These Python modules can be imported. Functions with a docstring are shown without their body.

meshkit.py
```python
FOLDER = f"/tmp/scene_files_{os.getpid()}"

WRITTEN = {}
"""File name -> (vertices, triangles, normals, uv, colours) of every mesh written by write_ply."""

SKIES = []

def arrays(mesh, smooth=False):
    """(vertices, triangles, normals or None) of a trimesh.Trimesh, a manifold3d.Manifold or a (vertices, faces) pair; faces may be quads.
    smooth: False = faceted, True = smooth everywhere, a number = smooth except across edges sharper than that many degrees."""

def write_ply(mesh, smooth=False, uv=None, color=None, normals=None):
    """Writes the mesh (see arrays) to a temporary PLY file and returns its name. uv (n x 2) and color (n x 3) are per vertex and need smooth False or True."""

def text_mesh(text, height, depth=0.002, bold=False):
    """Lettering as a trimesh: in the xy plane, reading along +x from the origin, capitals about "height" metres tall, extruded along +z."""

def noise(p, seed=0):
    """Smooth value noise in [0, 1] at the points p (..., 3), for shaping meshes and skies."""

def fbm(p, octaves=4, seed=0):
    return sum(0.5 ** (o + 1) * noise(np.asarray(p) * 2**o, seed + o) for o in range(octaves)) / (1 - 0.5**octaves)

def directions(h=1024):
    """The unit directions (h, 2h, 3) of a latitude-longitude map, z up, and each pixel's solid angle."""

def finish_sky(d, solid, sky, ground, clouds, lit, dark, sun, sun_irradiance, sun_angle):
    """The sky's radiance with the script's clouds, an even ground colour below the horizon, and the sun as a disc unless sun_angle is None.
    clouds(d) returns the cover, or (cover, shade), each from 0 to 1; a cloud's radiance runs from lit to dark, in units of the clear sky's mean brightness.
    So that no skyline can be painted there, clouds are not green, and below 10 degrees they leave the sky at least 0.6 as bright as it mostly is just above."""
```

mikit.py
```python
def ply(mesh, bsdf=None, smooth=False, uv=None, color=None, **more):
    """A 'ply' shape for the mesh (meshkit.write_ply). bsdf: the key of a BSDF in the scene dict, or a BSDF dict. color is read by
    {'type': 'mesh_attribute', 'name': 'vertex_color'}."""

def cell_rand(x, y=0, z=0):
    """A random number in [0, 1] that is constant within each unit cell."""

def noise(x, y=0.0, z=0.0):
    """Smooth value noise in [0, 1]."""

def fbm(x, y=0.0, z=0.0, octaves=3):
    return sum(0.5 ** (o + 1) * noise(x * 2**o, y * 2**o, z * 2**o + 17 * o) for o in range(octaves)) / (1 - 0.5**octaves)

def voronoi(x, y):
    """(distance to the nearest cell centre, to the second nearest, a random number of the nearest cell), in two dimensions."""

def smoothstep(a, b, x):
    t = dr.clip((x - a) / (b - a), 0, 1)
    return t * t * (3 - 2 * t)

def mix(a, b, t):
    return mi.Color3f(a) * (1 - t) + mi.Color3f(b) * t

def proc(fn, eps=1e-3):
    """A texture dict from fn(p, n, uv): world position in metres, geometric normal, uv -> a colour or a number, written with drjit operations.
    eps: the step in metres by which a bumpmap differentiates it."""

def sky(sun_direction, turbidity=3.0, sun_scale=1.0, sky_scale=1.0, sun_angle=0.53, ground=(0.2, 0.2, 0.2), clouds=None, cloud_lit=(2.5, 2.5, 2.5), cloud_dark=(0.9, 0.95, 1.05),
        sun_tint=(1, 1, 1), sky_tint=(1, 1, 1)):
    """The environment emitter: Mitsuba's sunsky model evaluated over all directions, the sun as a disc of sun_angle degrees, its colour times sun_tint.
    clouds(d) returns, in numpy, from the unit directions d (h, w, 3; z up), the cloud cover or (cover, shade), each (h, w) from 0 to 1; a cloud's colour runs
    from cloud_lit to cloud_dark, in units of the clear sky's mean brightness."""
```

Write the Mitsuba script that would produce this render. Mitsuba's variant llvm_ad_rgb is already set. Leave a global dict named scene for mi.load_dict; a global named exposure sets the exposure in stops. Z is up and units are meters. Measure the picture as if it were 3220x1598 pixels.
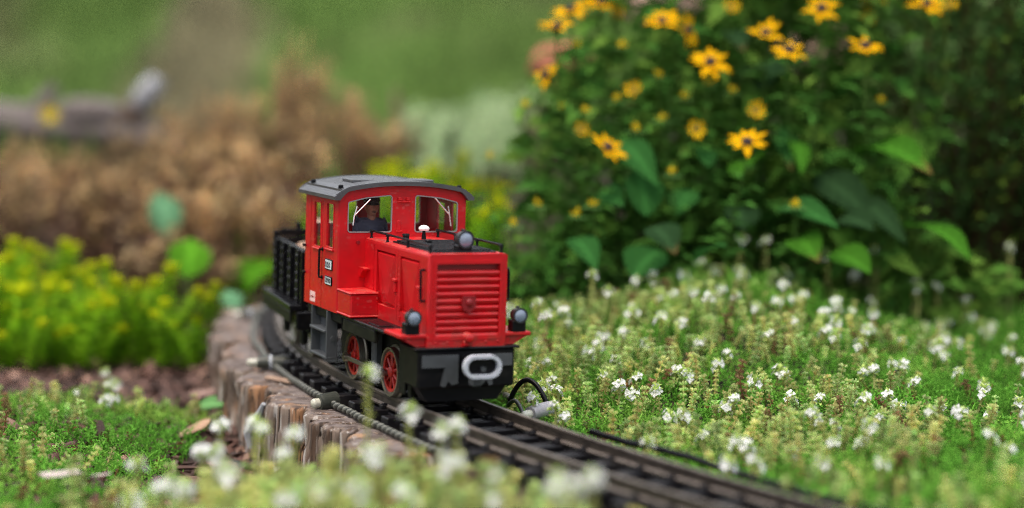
import math
import numpy as np
import trimesh
import manifold3d as m3
import shapely.geometry as sg
import mitsuba as mi
import drjit as dr
import mikit
import meshkit

T4 = mi.ScalarTransform4f
scene, labels = {}, {}

# ------------------------------------------------------------------ camera, sky, exposure
CAM = np.array([0.072, -1.2306, 0.2035])
_p, _r = 0.0941, 0.0316
_F = np.array([0, math.cos(_p), -math.sin(_p)])
_U = np.array([0, math.sin(_p), math.cos(_p)])
_UP = _U * math.cos(_r) - np.array([1.0, 0, 0]) * math.sin(_r)
scene['camera'] = {'type': 'thinlens', 'fov': 30.43, 'fov_axis': 'x', 'near_clip': 0.05, 'far_clip': 200.0,
                   'aperture_radius': 0.0125, 'focus_distance': 1.215,
                   'to_world': T4().look_at(origin=CAM.tolist(), target=(CAM + _F).tolist(), up=_UP.tolist())}
scene['sky'] = mikit.sky([-0.25, -0.35, 0.9], turbidity=4, sun_scale=0.3, sky_scale=1.0, sun_angle=30, clouds=lambda d: (1.0, 1.0 - np.clip(d[..., 2], 0, 1)),
                         cloud_lit=(2.36, 2.5, 2.72), cloud_dark=(0.80, 0.83, 0.88))
exposure = 2.7

# ------------------------------------------------------------------ where the flowers and leaves stand (metres)
THYME_BACK = [(0.1345, 0.2117, 0.0537), (0.0913, 0.14, 0.0393), (0.0976, 0.1194, 0.0333), (0.1125, 0.1593, 0.0302), (0.1703, 0.2412, 0.047), (0.1875, 0.2609, 0.0431), (0.1962, 0.2104, 0.0403), (0.2268, 0.3124, 0.0559), (0.2401, 0.3118, 0.0498), (0.2561, 0.2819, 0.0527), (0.2606, 0.3143, 0.0765), (0.2803, 0.3142, 0.0755), (0.3398, 0.3629, 0.0596), (0.3784, 0.3635, 0.0658), (0.3783, 0.3427, 0.0577), (0.4147, 0.3614, 0.0434), (0.4075, 0.3109, 0.0404), (0.4335, 0.3608, 0.0373), (0.4592, 0.3598, 0.0263), (0.5081, 0.414, 0.0688), (0.1471, 0.2106, 0.0418), (0.1841, 0.2616, 0.05), (0.2095, 0.2617, 0.0508), (0.2991, 0.3116, 0.0484), (0.3639, 0.3616, 0.0452)]
THYME_MID = [(0.1992, 0.1509, 0.0266), (0.2556, 0.17, 0.0379), (0.2758, 0.1884, 0.0409), (0.2435, 0.1965, 0.0419), (0.2991, 0.2227, 0.0422), (0.29, 0.2025, 0.0412), (0.3018, 0.1308, 0.0267), (0.1704, 0.1096, 0.0153), (0.1366, 0.1193, 0.0114), (0.1289, 0.103, 0.0091), (0.1476, 0.0789, 0.0091), (0.1356, 0.0263, 0.0044), (0.0988, 0.0765, 0.005), (0.1448, -0.004, 0.0029), (0.1525, -0.0282, 0.002), (0.0949, -0.0081, 0.002), (0.1038, -0.0222, 0.002), (0.1689, -0.0141, 0.0027), (0.2247, 0.0715, 0.0154), (0.2158, 0.051, 0.0113), (0.2565, 0.0389, 0.0103), (0.2592, 0.0287, 0.0088), (0.3145, 0.0449, 0.0099), (0.3228, 0.0529, 0.0103), (0.3409, 0.0751, 0.0116), (0.3492, 0.0791, 0.0112), (0.3869, 0.0748, 0.0075), (0.425, 0.3022, 0.0123), (0.4412, 0.3443, 0.0107), (0.4674, 0.3762, 0.0091), (0.459, 0.2939, 0.0096), (0.4741, 0.328, 0.0088), (0.4509, 0.1874, 0.0085), (0.4718, 0.2557, 0.0088), (0.2085, -0.0684, 0.0018), (0.2561, -0.0221, 0.0029), (0.2739, -0.0241, 0.0025), (0.2605, -0.1006, 0.0018), (0.3201, -0.012, 0.0033), (0.3218, -0.0423, 0.0021), (0.3018, -0.0805, 0.0019), (0.2694, -0.1126, 0.0019), (0.2588, -0.1689, 0.0016), (0.274, -0.1729, 0.0018), (0.2019, -0.1789, 0.0018), (0.2082, -0.1829, 0.0016), (0.2064, -0.2331, 0.0017), (0.1905, -0.2412, 0.0018), (0.3778, -0.0523, 0.0018), (0.3579, -0.1769, 0.0018), (0.1863, 0.0406, 0.0078), (0.2572, 0.1106, 0.0251), (0.2078, 0.1, 0.0193), (0.1014, -0.0805, 0.0017), (0.0881, -0.0543, 0.0018), (0.1518, -0.1869, 0.0017), (0.1801, -0.0945, 0.0018), (0.3886, 0.1597, 0.0136), (0.3475, 0.0324, 0.0061)]
THYME_FRONT = [(0.0007, -0.2708, 0.0497), (0.0108, -0.3436, 0.0231), (0.009, -0.3439, 0.0202), (0.0392, -0.2932, 0.0251), (0.0467, -0.3637, 0.0235), (0.0213, -0.2628, 0.0282), (0.0669, -0.3946, 0.0151), (0.0946, -0.4234, 0.0295), (0.1017, -0.4434, 0.0306), (0.1102, -0.4233, 0.03), (-0.0645, -0.2241, 0.0119), (-0.0575, -0.2442, 0.0127), (-0.0874, -0.1947, 0.0046), (-0.0888, -0.2455, -0.0009), (-0.0825, -0.2453, 0.0003), (-0.1196, -0.2657, -0.0031), (-0.0635, -0.3153, 0.004), (-0.0695, -0.2954, 0.0016), (-0.0406, -0.2947, 0.0095), (-0.0383, -0.264, 0.0149), (-0.0115, -0.3648, 0.0121), (-0.0141, -0.3751, 0.009), (-0.0298, -0.3655, 0.0045), (-0.0948, -0.326, -0.0026), (-0.0841, -0.3259, -0.0023), (-0.1062, -0.3462, -0.0046), (0.0279, -0.4045, 0.017), (0.0471, -0.293, 0.0277), (0.0942, -0.4436, 0.0279), (0.005, -0.3847, 0.0136), (0.0684, -0.3937, 0.025)]
THYME_LEFT = [(-0.2488, 0.2529, -0.0419), (-0.2357, 0.2026, -0.0428), (-0.2302, 0.2027, -0.0417), (-0.2234, 0.1324, -0.0412), (-0.2173, 0.1325, -0.041), (-0.2507, 0.1724, -0.0435)]
DAISY = [(0.1158, 0.402, 0.2609, -25., 20.), (0.1039, 0.3804, 0.245, -10., 15.), (0.1433, 0.433, 0.2697, 0., 20.), (0.1575, 0.432, 0.2591, 5., 50.), (0.1933, 0.3811, 0.2526, 0., 22.), (0.2156, 0.4007, 0.247, 60., 70.), (0.2577, 0.443, 0.2695, 10., 60.), (0.2788, 0.3603, 0.2447, -5., 25.), (0.2964, 0.3389, 0.231, 5., 22.), (0.3249, 0.3624, 0.2671, 0., 30.), (0.3589, 0.3394, 0.2363, 0., 18.), (0.4175, 0.3832, 0.2741, 0., 15.), (0.4406, 0.4034, 0.2756, 30., 40.), (0.2309, 0.3378, 0.2191, 5., 28.), (0.1715, 0.3756, 0.194, -30., 60.), (0.0968, 0.3766, 0.2044, -60., 50.), (0.1263, 0.3523, 0.1601, 20., 65.), (0.1455, 0.2909, 0.1474, 55., 35.), (0.2562, 0.2716, 0.1558, 0., 24.), (0.2725, 0.3543, 0.1807, 0., 70.), (0.221, 0.3327, 0.1647, 0., 80.), (0.3745, 0.4223, 0.2628, 10., 70.), (0.3741, 0.4237, 0.2773, 0., 60.)]
BUD = [(0.1602, 0.3791, 0.2306), (0.1914, 0.3768, 0.2064), (0.1555, 0.3547, 0.1853), (0.1291, 0.3537, 0.1745), (0.0791, 0.3941, 0.1773), (0.1936, 0.3432, 0.1701), (0.0497, 0.3899, 0.132), (0.0912, 0.3163, 0.0973), (0.1238, 0.2857, 0.0924), (0.1358, 0.2865, 0.1007), (0.0721, 0.3147, 0.0804), (0.1991, 0.2891, 0.1283), (0.2965, 0.2669, 0.1065), (0.3774, 0.3551, 0.19), (0.1102, 0.374, 0.1769), (0.2543, 0.3757, 0.1949), (0.2139, 0.3751, 0.1886), (0.122, 0.3991, 0.2297), (0.1723, 0.3424, 0.1612), (0.2318, 0.3562, 0.201), (0.388, 0.4234, 0.2746)]
BIG_LEAF = [(0.1801, 0.2958, 0.0934, 0.1727, 0.3294, 0.1303, 0.034, 0.), (0.1599, 0.3516, 0.1522, 0.1882, 0.2881, 0.1184, 0.028, 0.), (0.3642, 0.3913, 0.147, 0.4049, 0.2697, 0.1358, 0.038, 1.), (0.3274, 0.3694, 0.1282, 0.3698, 0.3159, 0.093, 0.036, 2.), (0.3582, 0.3476, 0.1102, 0.3902, 0.2843, 0.0784, 0.024, 2.), (0.3928, 0.3156, 0.0904, 0.4298, 0.2335, 0.0717, 0.034, 1.), (0.3033, 0.3522, 0.1584, 0.3065, 0.3094, 0.1306, 0.02, 1.), (0.2974, 0.3731, 0.1676, 0.3012, 0.3297, 0.1327, 0.018, 0.), (0.14, 0.3173, 0.1086, 0.1614, 0.2865, 0.1015, 0.026, 0.), (0.2574, 0.3189, 0.1253, 0.2847, 0.3707, 0.142, 0.034, 1.), (0.2877, 0.3165, 0.1002, 0.3266, 0.2355, 0.0932, 0.026, 0.), (0.262, 0.3149, 0.0831, 0.2617, 0.3467, 0.1006, 0.03, 2.), (0.2319, 0.3298, 0.1338, 0.2234, 0.3513, 0.1492, 0.022, 0.), (0.1684, 0.2612, 0.0463, 0.1922, 0.2933, 0.0664, 0.038, 0.), (0.1829, 0.2651, 0.0878, 0.2, 0.2332, 0.0691, 0.03, 2.), (0.2187, 0.2626, 0.0605, 0.239, 0.224, 0.0774, 0.02, 0.), (0.3263, 0.2834, 0.0684, 0.3545, 0.2422, 0.0574, 0.036, 1.), (0.2805, 0.396, 0.1972, 0.3165, 0.4382, 0.219, 0.036, 2.), (0.2653, 0.4173, 0.2104, 0.3016, 0.357, 0.2099, 0.03, 2.), (0.3388, 0.3257, 0.0912, 0.3604, 0.2654, 0.0902, 0.026, 2.), (0.1205, 0.284, 0.0747, 0.1388, 0.2418, 0.0538, 0.026, 0.), (0.2581, 0.4612, 0.2491, 0.2681, 0.4193, 0.2312, 0.026, 2.), (0.2051, 0.306, 0.0951, 0.222, 0.3379, 0.1132, 0.026, 0.), (0.3002, 0.2845, 0.0803, 0.3119, 0.233, 0.0664, 0.03, 1.)]
WEED_LEAF = [(-0.2836, 0.7112, 0.0251, -0.3011, 0.7458, 0.0719, 0.036, 0.), (-0.2465, 0.608, -0.0041, -0.249, 0.6416, 0.0322, 0.044, 1.), (-0.2259, 0.7052, -0.0388, -0.1674, 0.6595, 0.009, 0.044, 1.), (-0.1839, 0.5056, -0.0246, -0.1966, 0.5375, -0.0063, 0.022, 0.)]

# ------------------------------------------------------------------ helpers
TAKEN = {}


def numbered(key):
    n = TAKEN.get(key, -1) + 1
    TAKEN[key] = n
    return key if n == 0 else f'{key}_{n:03d}'


def tag(key, label=None, cat=None, group=None, kind=None):
    d = labels.setdefault(key, {})
    for k, v in (('label', label), ('category', cat), ('group', group), ('kind', kind)):
        if v:
            d[k] = v
    return key


def thing(name, label, cat, group=None):
    return tag(numbered(name), label, cat, group)


def fixed(mesh):
    if hasattr(mesh, 'to_mesh'):
        m = mesh.to_mesh()
        mesh = trimesh.Trimesh(m.vert_properties[:, :3], m.tri_verts, process=False)
    if mesh.is_watertight and mesh.volume < 0:
        mesh.invert()
    return mesh


def put(name, mesh, bsdf, parent=None, smooth=35, color=None):
    key = numbered(f'{parent}__{name}' if parent else name)
    if color is None:
        scene[key] = mikit.ply(fixed(mesh), bsdf, smooth)
    else:
        scene[key] = mikit.ply(mesh, bsdf, False, color=color)
    return key


def cat(ms):
    return trimesh.util.concatenate([fixed(m) for m in ms])


def box(a, b, bev=0.0):
    """A box from corner a to corner b, its edges chamfered by bev."""
    a, b = np.minimum(a, b).astype(float), np.maximum(a, b).astype(float)
    if bev <= 0:
        m = trimesh.creation.box(b - a)
        m.apply_translation((a + b) / 2)
        return m
    bev = min(bev, (b - a).min() * 0.45)
    c, h, pts = (a + b) / 2, (b - a) / 2, []
    for sx in (-1, 1):
        for sy in (-1, 1):
            for sz in (-1, 1):
                s = np.array([sx, sy, sz])
                for k in range(3):
                    d = h - bev
                    d[k] = h[k]
                    pts.append(c + s * d)
    return trimesh.convex.convex_hull(np.array(pts))


def frame_of(d):
    d = np.asarray(d, float) / np.linalg.norm(d)
    a = np.cross(d, [0, 0, 1.0] if abs(d[2]) < 0.9 else [1.0, 0, 0])
    a /= np.linalg.norm(a)
    return a, np.cross(d, a), d


def rod(p, q, r, r2=None, n=12):
    p, q = np.asarray(p, float), np.asarray(q, float)
    a, b, d = frame_of(q - p)
    return turned([(0, 0), (0, r), (1, r if r2 is None else r2), (1, 0)], p, q - p, n)


def turned(profile, origin, axis, n=24):
    """A lathe: profile (along, radius), along in units of axis."""
    axis = np.asarray(axis, float)
    a, b, d = frame_of(axis)
    ang = np.arange(n) * 2 * math.pi / n
    rings, idx, V = [], [], []
    for t, r in profile:
        c = np.asarray(origin, float) + axis * t
        if r <= 1e-9:
            idx.append([len(V)])
            V.append(c)
        else:
            idx.append(list(range(len(V), len(V) + n)))
            V.extend(c + r * (math.cos(g) * a + math.sin(g) * b) for g in ang)
    Fc = []
    for i0, i1 in zip(idx[:-1], idx[1:]):
        for k in range(n):
            k2 = (k + 1) % n
            if len(i0) == 1 and len(i1) == 1:
                continue
            if len(i0) == 1:
                Fc.append([i0[0], i1[k], i1[k2]])
            elif len(i1) == 1:
                Fc.append([i0[k], i1[0], i0[k2]])
            else:
                Fc += [[i0[k], i1[k], i1[k2]], [i0[k], i1[k2], i0[k2]]]
    return trimesh.Trimesh(np.array(V), np.array(Fc), process=False)


def tube(pts, r, n=8, caps=True):
    pts = np.asarray(pts, float)
    r = np.broadcast_to(r, (len(pts),))
    t = np.gradient(pts, axis=0)
    t /= np.linalg.norm(t, axis=1, keepdims=True) + 1e-12
    a = np.cross(t[0], [0, 0, 1.0] if abs(t[0][2]) < 0.9 else [1.0, 0, 0])
    ang, V = np.arange(n) * 2 * math.pi / n, []
    for i in range(len(pts)):
        a = a - t[i] * (a @ t[i])
        a /= np.linalg.norm(a)
        b = np.cross(t[i], a)
        V.append(pts[i] + r[i] * (np.cos(ang)[:, None] * a + np.sin(ang)[:, None] * b))
    V = np.vstack(V)
    i, j = np.meshgrid(np.arange(len(pts) - 1), np.arange(n), indexing='ij')
    q = np.stack([i * n + j, i * n + (j + 1) % n, (i + 1) * n + (j + 1) % n, (i + 1) * n + j], -1).reshape(-1, 4)
    Fc = np.vstack([q[:, [0, 1, 2]], q[:, [0, 2, 3]]])
    if caps:
        e = len(V)
        V = np.vstack([V, pts[:1], pts[-1:]])
        k = np.arange(n)
        Fc = np.vstack([Fc, np.stack([(k + 1) % n, k, k * 0 + e], 1), np.stack([e - n + k, e - n + (k + 1) % n, k * 0 + e + 1], 1)])
    return trimesh.Trimesh(V, Fc, process=False)


def ball(c, r, sub=2, squash=(1, 1, 1)):
    m = trimesh.creation.icosphere(sub, 1.0)
    m.vertices = np.asarray(c) + m.vertices * r * np.asarray(squash)
    return m


def slab(poly, lo, hi, plane='uz'):
    """Extrudes a shapely polygon: plane 'uz' -> along v, 'vz' -> along u, 'uv' -> along z."""
    m = trimesh.creation.extrude_polygon(poly, hi - lo, engine='earcut')
    p = m.vertices.copy()
    p[:, 2] += lo
    m.vertices = {'uz': p[:, [0, 2, 1]], 'vz': p[:, [2, 0, 1]], 'uv': p}[plane]
    return fixed(m)


def sheet(poly, at, plane='uz'):
    """A single flat pane."""
    m = slab(poly, at, at + 0.001, plane)
    ax = 1 if plane == 'uz' else 0
    return m.submesh([np.nonzero(np.abs(m.triangles_center[:, ax] - at) < 1e-6)[0]], append=True)


def rrect(u0, z0, u1, z1, r):
    return sg.box(u0 + r, z0 + r, u1 - r, z1 - r).buffer(r, 6)


def mf(mesh):
    mesh = fixed(mesh)
    mesh.merge_vertices()
    return m3.Manifold(m3.Mesh(np.asarray(mesh.vertices, np.float32), np.asarray(mesh.faces, np.uint32)))


def ss(a, b, x):
    t = np.clip((np.asarray(x, float) - a) / (b - a), 0, 1)
    return t * t * (3 - 2 * t)


# the engine's own frame: u across (to the right in the picture), v forward, z up from the rail top
TH = 0.4241
LAT = np.array([math.cos(TH), math.sin(TH), 0])
FWD = np.array([math.sin(TH), -math.cos(TH), 0])


def placer(lat, fwd, org):
    M = np.array([lat, fwd, [0, 0, 1.0]])

    def go(mesh):
        mesh = fixed(mesh).copy()
        mesh.vertices = np.asarray(mesh.vertices) @ M + org
        if np.linalg.det(M) < 0:
            mesh.invert()
        return mesh
    return go


eng = placer(LAT, FWD, np.zeros(3))


def W(u, v, z):
    return LAT * u + FWD * v + np.array([0, 0, z])


# the railway line: two arcs through the engine
K1, K2, S0 = 0.611, 0.847, -0.011


def line(s):
    """Centre (n, 3), lateral and forward directions of the track at arc length s."""
    s = np.atleast_1d(np.asarray(s, float))
    t = s - S0
    k = np.where(t > 0, K1, K2)
    a = k * t
    u, v = (1 - np.cos(a)) / k, S0 + np.sin(a) / k
    c = u[:, None] * LAT + v[:, None] * FWD
    fw = np.sin(a)[:, None] * LAT + np.cos(a)[:, None] * FWD
    la = np.cos(a)[:, None] * LAT - np.sin(a)[:, None] * FWD
    return c, la, fw


_S = np.linspace(-0.9, 0.95, 1500)
_C, _LA, _FW = line(_S)
from scipy.spatial import cKDTree
_TREE = cKDTree(_C[:, :2])


def track_uv(x, y):
    q = np.stack([np.ravel(x), np.ravel(y)], 1)
    d, i = _TREE.query(q)
    e = q - _C[i, :2]
    side = np.sign((e * _LA[i, :2]).sum(1))
    return (side * d).reshape(np.shape(x)), _S[i].reshape(np.shape(x))


_GY = [-4, -0.6, -0.25, 0.0, 0.45, 0.8, 1.57, 2.5, 3.5, 5, 8, 40, 90]
_GZ = [-0.06, -0.055, -0.055, -0.068, -0.07, -0.035, 0.04, 0.2, 0.46, 0.8, 1.2, 1.5, 1.6]


def ground(x, y):
    x, y = np.asarray(x, float), np.asarray(y, float)
    u, s = track_uv(x, y)
    base = np.interp(y, _GY, _GZ)
    left = base + 0.02 * np.exp(-((x + 0.34) / 0.17) ** 4 - ((y + 0.06) / 0.24) ** 4) + 0.024 * np.exp(-((x - 0.03) / 0.11) ** 4 - ((y + 0.37) / 0.13) ** 4) + 0.008 * np.exp(-((x - 0.03) / 0.05) ** 4 - ((y + 0.25) / 0.07) ** 4)
    right = np.maximum(-0.021 + 0.006 * ss(0.06, 0.22, u) + (0.006 + 0.043 * np.exp(-((x - 0.26) / 0.11) ** 2)) * ss(-0.05, 0.28, y) * ss(0.05, 0.14, u) * ss(0.60, 0.40, y) + 0.006 * np.sin(x * 9 + 1) * np.sin(y * 8), base)
    bed = np.where(y > 0.75, base, -0.0205)
    w1, w2 = ss(-0.03, -0.05, u), ss(0.036, 0.055, u)
    z = bed * (1 - w1) * (1 - w2) + left * w1 + right * w2
    p = np.stack([x, y, 0 * x], -1)
    return z + 0.006 * (meshkit.fbm(p * 14, 3) - 0.5) * (np.abs(u) > 0.04)


# ------------------------------------------------------------------ materials
def rgb(*c):
    return {'type': 'rgb', 'value': list(c)}


def pr(color, rough=0.5, **k):
    c = color if isinstance(color, dict) else rgb(*color)
    return {'type': 'twosided', 'bsdf': {'type': 'principled', 'base_color': c, 'roughness': rough, **k}}


N, FB, SM, MIX = mikit.noise, mikit.fbm, mikit.smoothstep, mikit.mix


def grime(base, dirt, f, lo=0.5, hi=0.75, amount=0.5):
    def fn(p, n, uv):
        return MIX(base, dirt, SM(lo, hi, FB(p.x * f, p.y * f, p.z * f)) * amount)
    return mikit.proc(fn)


def bumped(inner, fn, scale, eps=2e-4):
    b = inner['bsdf'] if inner['type'] == 'twosided' else inner
    return {'type': 'twosided', 'bsdf': {'type': 'bumpmap', 'arbitrary': mikit.proc(fn, eps), 'scale': scale, 'bsdf': b}}




def red_worn(p, n, uv):
    # plastic red, duller in patches, with dust lying on the upper faces and a few dried water spots
    c = MIX((0.51, 0.003, 0.008), (0.43, 0.006, 0.009), SM(0.4, 0.75, FB(p.x * 75, p.y * 75, p.z * 75)))
    dust = SM(0.35, 0.9, n.z) * SM(0.35, 0.7, FB(p.x * 160 + 4, p.y * 160, p.z * 90)) * 0.18
    spots = SM(0.70, 0.78, N(p.x * 520, p.y * 520, p.z * 520)) * SM(0.5, 0.7, FB(p.x * 50, p.y * 50 + 9, p.z * 50)) * 0.12
    low = SM(0.056, 0.042, p.z) * SM(0.4, 0.7, FB(p.x * 200, p.y * 200, p.z * 200 + 5)) * 0.35
    c = MIX(c, (0.42, 0.27, 0.20), dust)
    c = MIX(c, (0.55, 0.30, 0.27), spots)
    return MIX(c, (0.12, 0.06, 0.04), low)


scene['red_paint'] = pr(mikit.proc(red_worn), 0.36, specular=0.45)
scene['red_plain'] = pr((0.36, 0.014, 0.010), 0.45)
scene['crest_red'] = pr((0.22, 0.004, 0.008), 0.4)
scene['roof_grey'] = pr(grime((0.050, 0.052, 0.058), (0.03, 0.03, 0.033), 50, 0.45, 0.75, 0.7), 0.36, specular=0.8, clearcoat=0.6, clearcoat_gloss=0.7)
scene['black_plastic'] = pr(grime((0.004, 0.004, 0.0055), (0.014, 0.013, 0.013), 130, 0.5, 0.8, 0.5), 0.34, specular=0.2)
scene['sleeper_plastic'] = pr(grime((0.0065, 0.006, 0.008), (0.032, 0.029, 0.030), 110, 0.5, 0.85, 0.6), 0.42, specular=0.3)
scene['frame_dark'] = pr(grime((0.006, 0.007, 0.005), (0.022, 0.022, 0.015), 100, 0.5, 0.8, 0.5), 0.5, specular=0.2)
scene['step_grey'] = pr(grime((0.056, 0.062, 0.070), (0.038, 0.042, 0.046), 80), 0.5)
scene['lens_rim'] = pr((0.02, 0.021, 0.023), 0.3)
scene['lens_glass'] = pr((0.20, 0.25, 0.34), 0.15, clearcoat=1.0, clearcoat_gloss=0.9)
scene['trim_grey'] = pr((0.30, 0.28, 0.29), 0.45, metallic=0.3)
scene['bulb_white'] = pr((0.55, 0.54, 0.46), 0.2)
scene['silver'] = {'type': 'twosided', 'bsdf': {'type': 'roughconductor', 'material': 'Al', 'alpha': 0.25}}
scene['steel_dark'] = pr((0.30, 0.28, 0.24), 0.35, metallic=0.9)
scene['bumper_grey'] = pr((0.46, 0.49, 0.56), 0.42)
scene['white_plastic'] = pr((0.9, 0.9, 0.9), 0.3)
scene['plate_white'] = pr((0.55, 0.62, 0.65), 0.45)
scene['label_pink'] = pr((0.78, 0.5, 0.48), 0.5)
scene['window_glass'] = {'type': 'thindielectric', 'int_ior': 1.35}
scene['clear_bulb'] = {'type': 'dielectric', 'int_ior': 1.5}
scene['skin'] = pr((0.36, 0.17, 0.11), 0.5)
scene['coat_blue'] = pr((0.05, 0.055, 0.09), 0.7)
scene['cap_dark'] = pr((0.012, 0.014, 0.018), 0.7)
scene['cab_inside'] = pr((0.05, 0.008, 0.010), 0.6)


def rail_color(p, n, uv):
    w = FB(p.x * 220, p.y * 220, p.z * 220)
    top = SM(0.6, 0.95, n.z)
    c = MIX((0.065, 0.052, 0.043), (0.035, 0.028, 0.024), SM(0.4, 0.7, w))
    return MIX(c, MIX((0.20, 0.172, 0.155), (0.12, 0.10, 0.088), SM(0.4, 0.75, w)), top)


scene['rail_metal'] = pr(mikit.proc(rail_color), 0.42, metallic=0.35)


def log_side(p, n, uv):
    # long grain running up the log: streaks that change slowly with height
    a = dr.atan2(n.y, n.x)
    g = FB(p.x * 420, p.y * 420, p.z * 16, 3)
    h = FB(p.x * 160 + 7, p.y * 160, p.z * 9, 3)
    c = MIX((0.20, 0.152, 0.125), (0.095, 0.056, 0.037), SM(0.35, 0.65, h))
    c = MIX(c, (0.42, 0.21, 0.10), SM(0.52, 0.68, FB(p.x * 90 + 3, p.y * 90, p.z * 12)) * 0.7)
    c = MIX(c, (0.44, 0.405, 0.385), SM(0.57, 0.68, g) * 0.8)
    c = MIX(c, (0.030, 0.018, 0.013), SM(0.44, 0.34, g) * 0.9)
    top = SM(0.75, 0.95, n.z)
    q = FB(p.x * 120, p.y * 300, p.z * 10, 3)
    t = MIX((0.165, 0.134, 0.126), (0.075, 0.053, 0.045), SM(0.42, 0.66, q))
    t = MIX(t, (0.42, 0.24, 0.12), SM(0.64, 0.78, FB(p.x * 60, p.y * 60, 3)) * 0.6)
    return MIX(c, t, top)


def log_bump(p, n, uv):
    return FB(p.x * 420, p.y * 420, p.z * 30, 3)


scene['weathered_wood'] = bumped(pr(mikit.proc(log_side), 0.8), log_bump, 0.0016)


def drift(p, n, uv):
    g = FB(p.x * 22, p.y * 70, p.z * 90, 3)
    return MIX((0.22, 0.19, 0.185), (0.10, 0.08, 0.072), SM(0.35, 0.7, g))


scene['driftwood'] = pr(mikit.proc(drift), 0.85)
scene['drift_pale'] = pr(grime((0.36, 0.37, 0.40), (0.22, 0.22, 0.23), 30), 0.8)
scene['bark_dark'] = pr(grime((0.09, 0.06, 0.045), (0.04, 0.03, 0.022), 20), 0.9)
scene['firewood'] = pr(grime((0.34, 0.23, 0.17), (0.16, 0.09, 0.06), 140), 0.8)


def soil(p, n, uv):
    a = FB(p.x * 60, p.y * 60, 0, 3)
    c = MIX((0.018, 0.010, 0.008), (0.055, 0.032, 0.025), SM(0.35, 0.75, a))
    far = SM(1.9, 2.5, p.y)
    gq = FB(p.x * 2.2, p.y * 1.4, p.z * 2.0, 3)
    lawn = MIX((0.06, 0.13, 0.025), (0.14, 0.12, 0.06), SM(0.42, 0.66, gq))
    return MIX(c, lawn, far)


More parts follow.
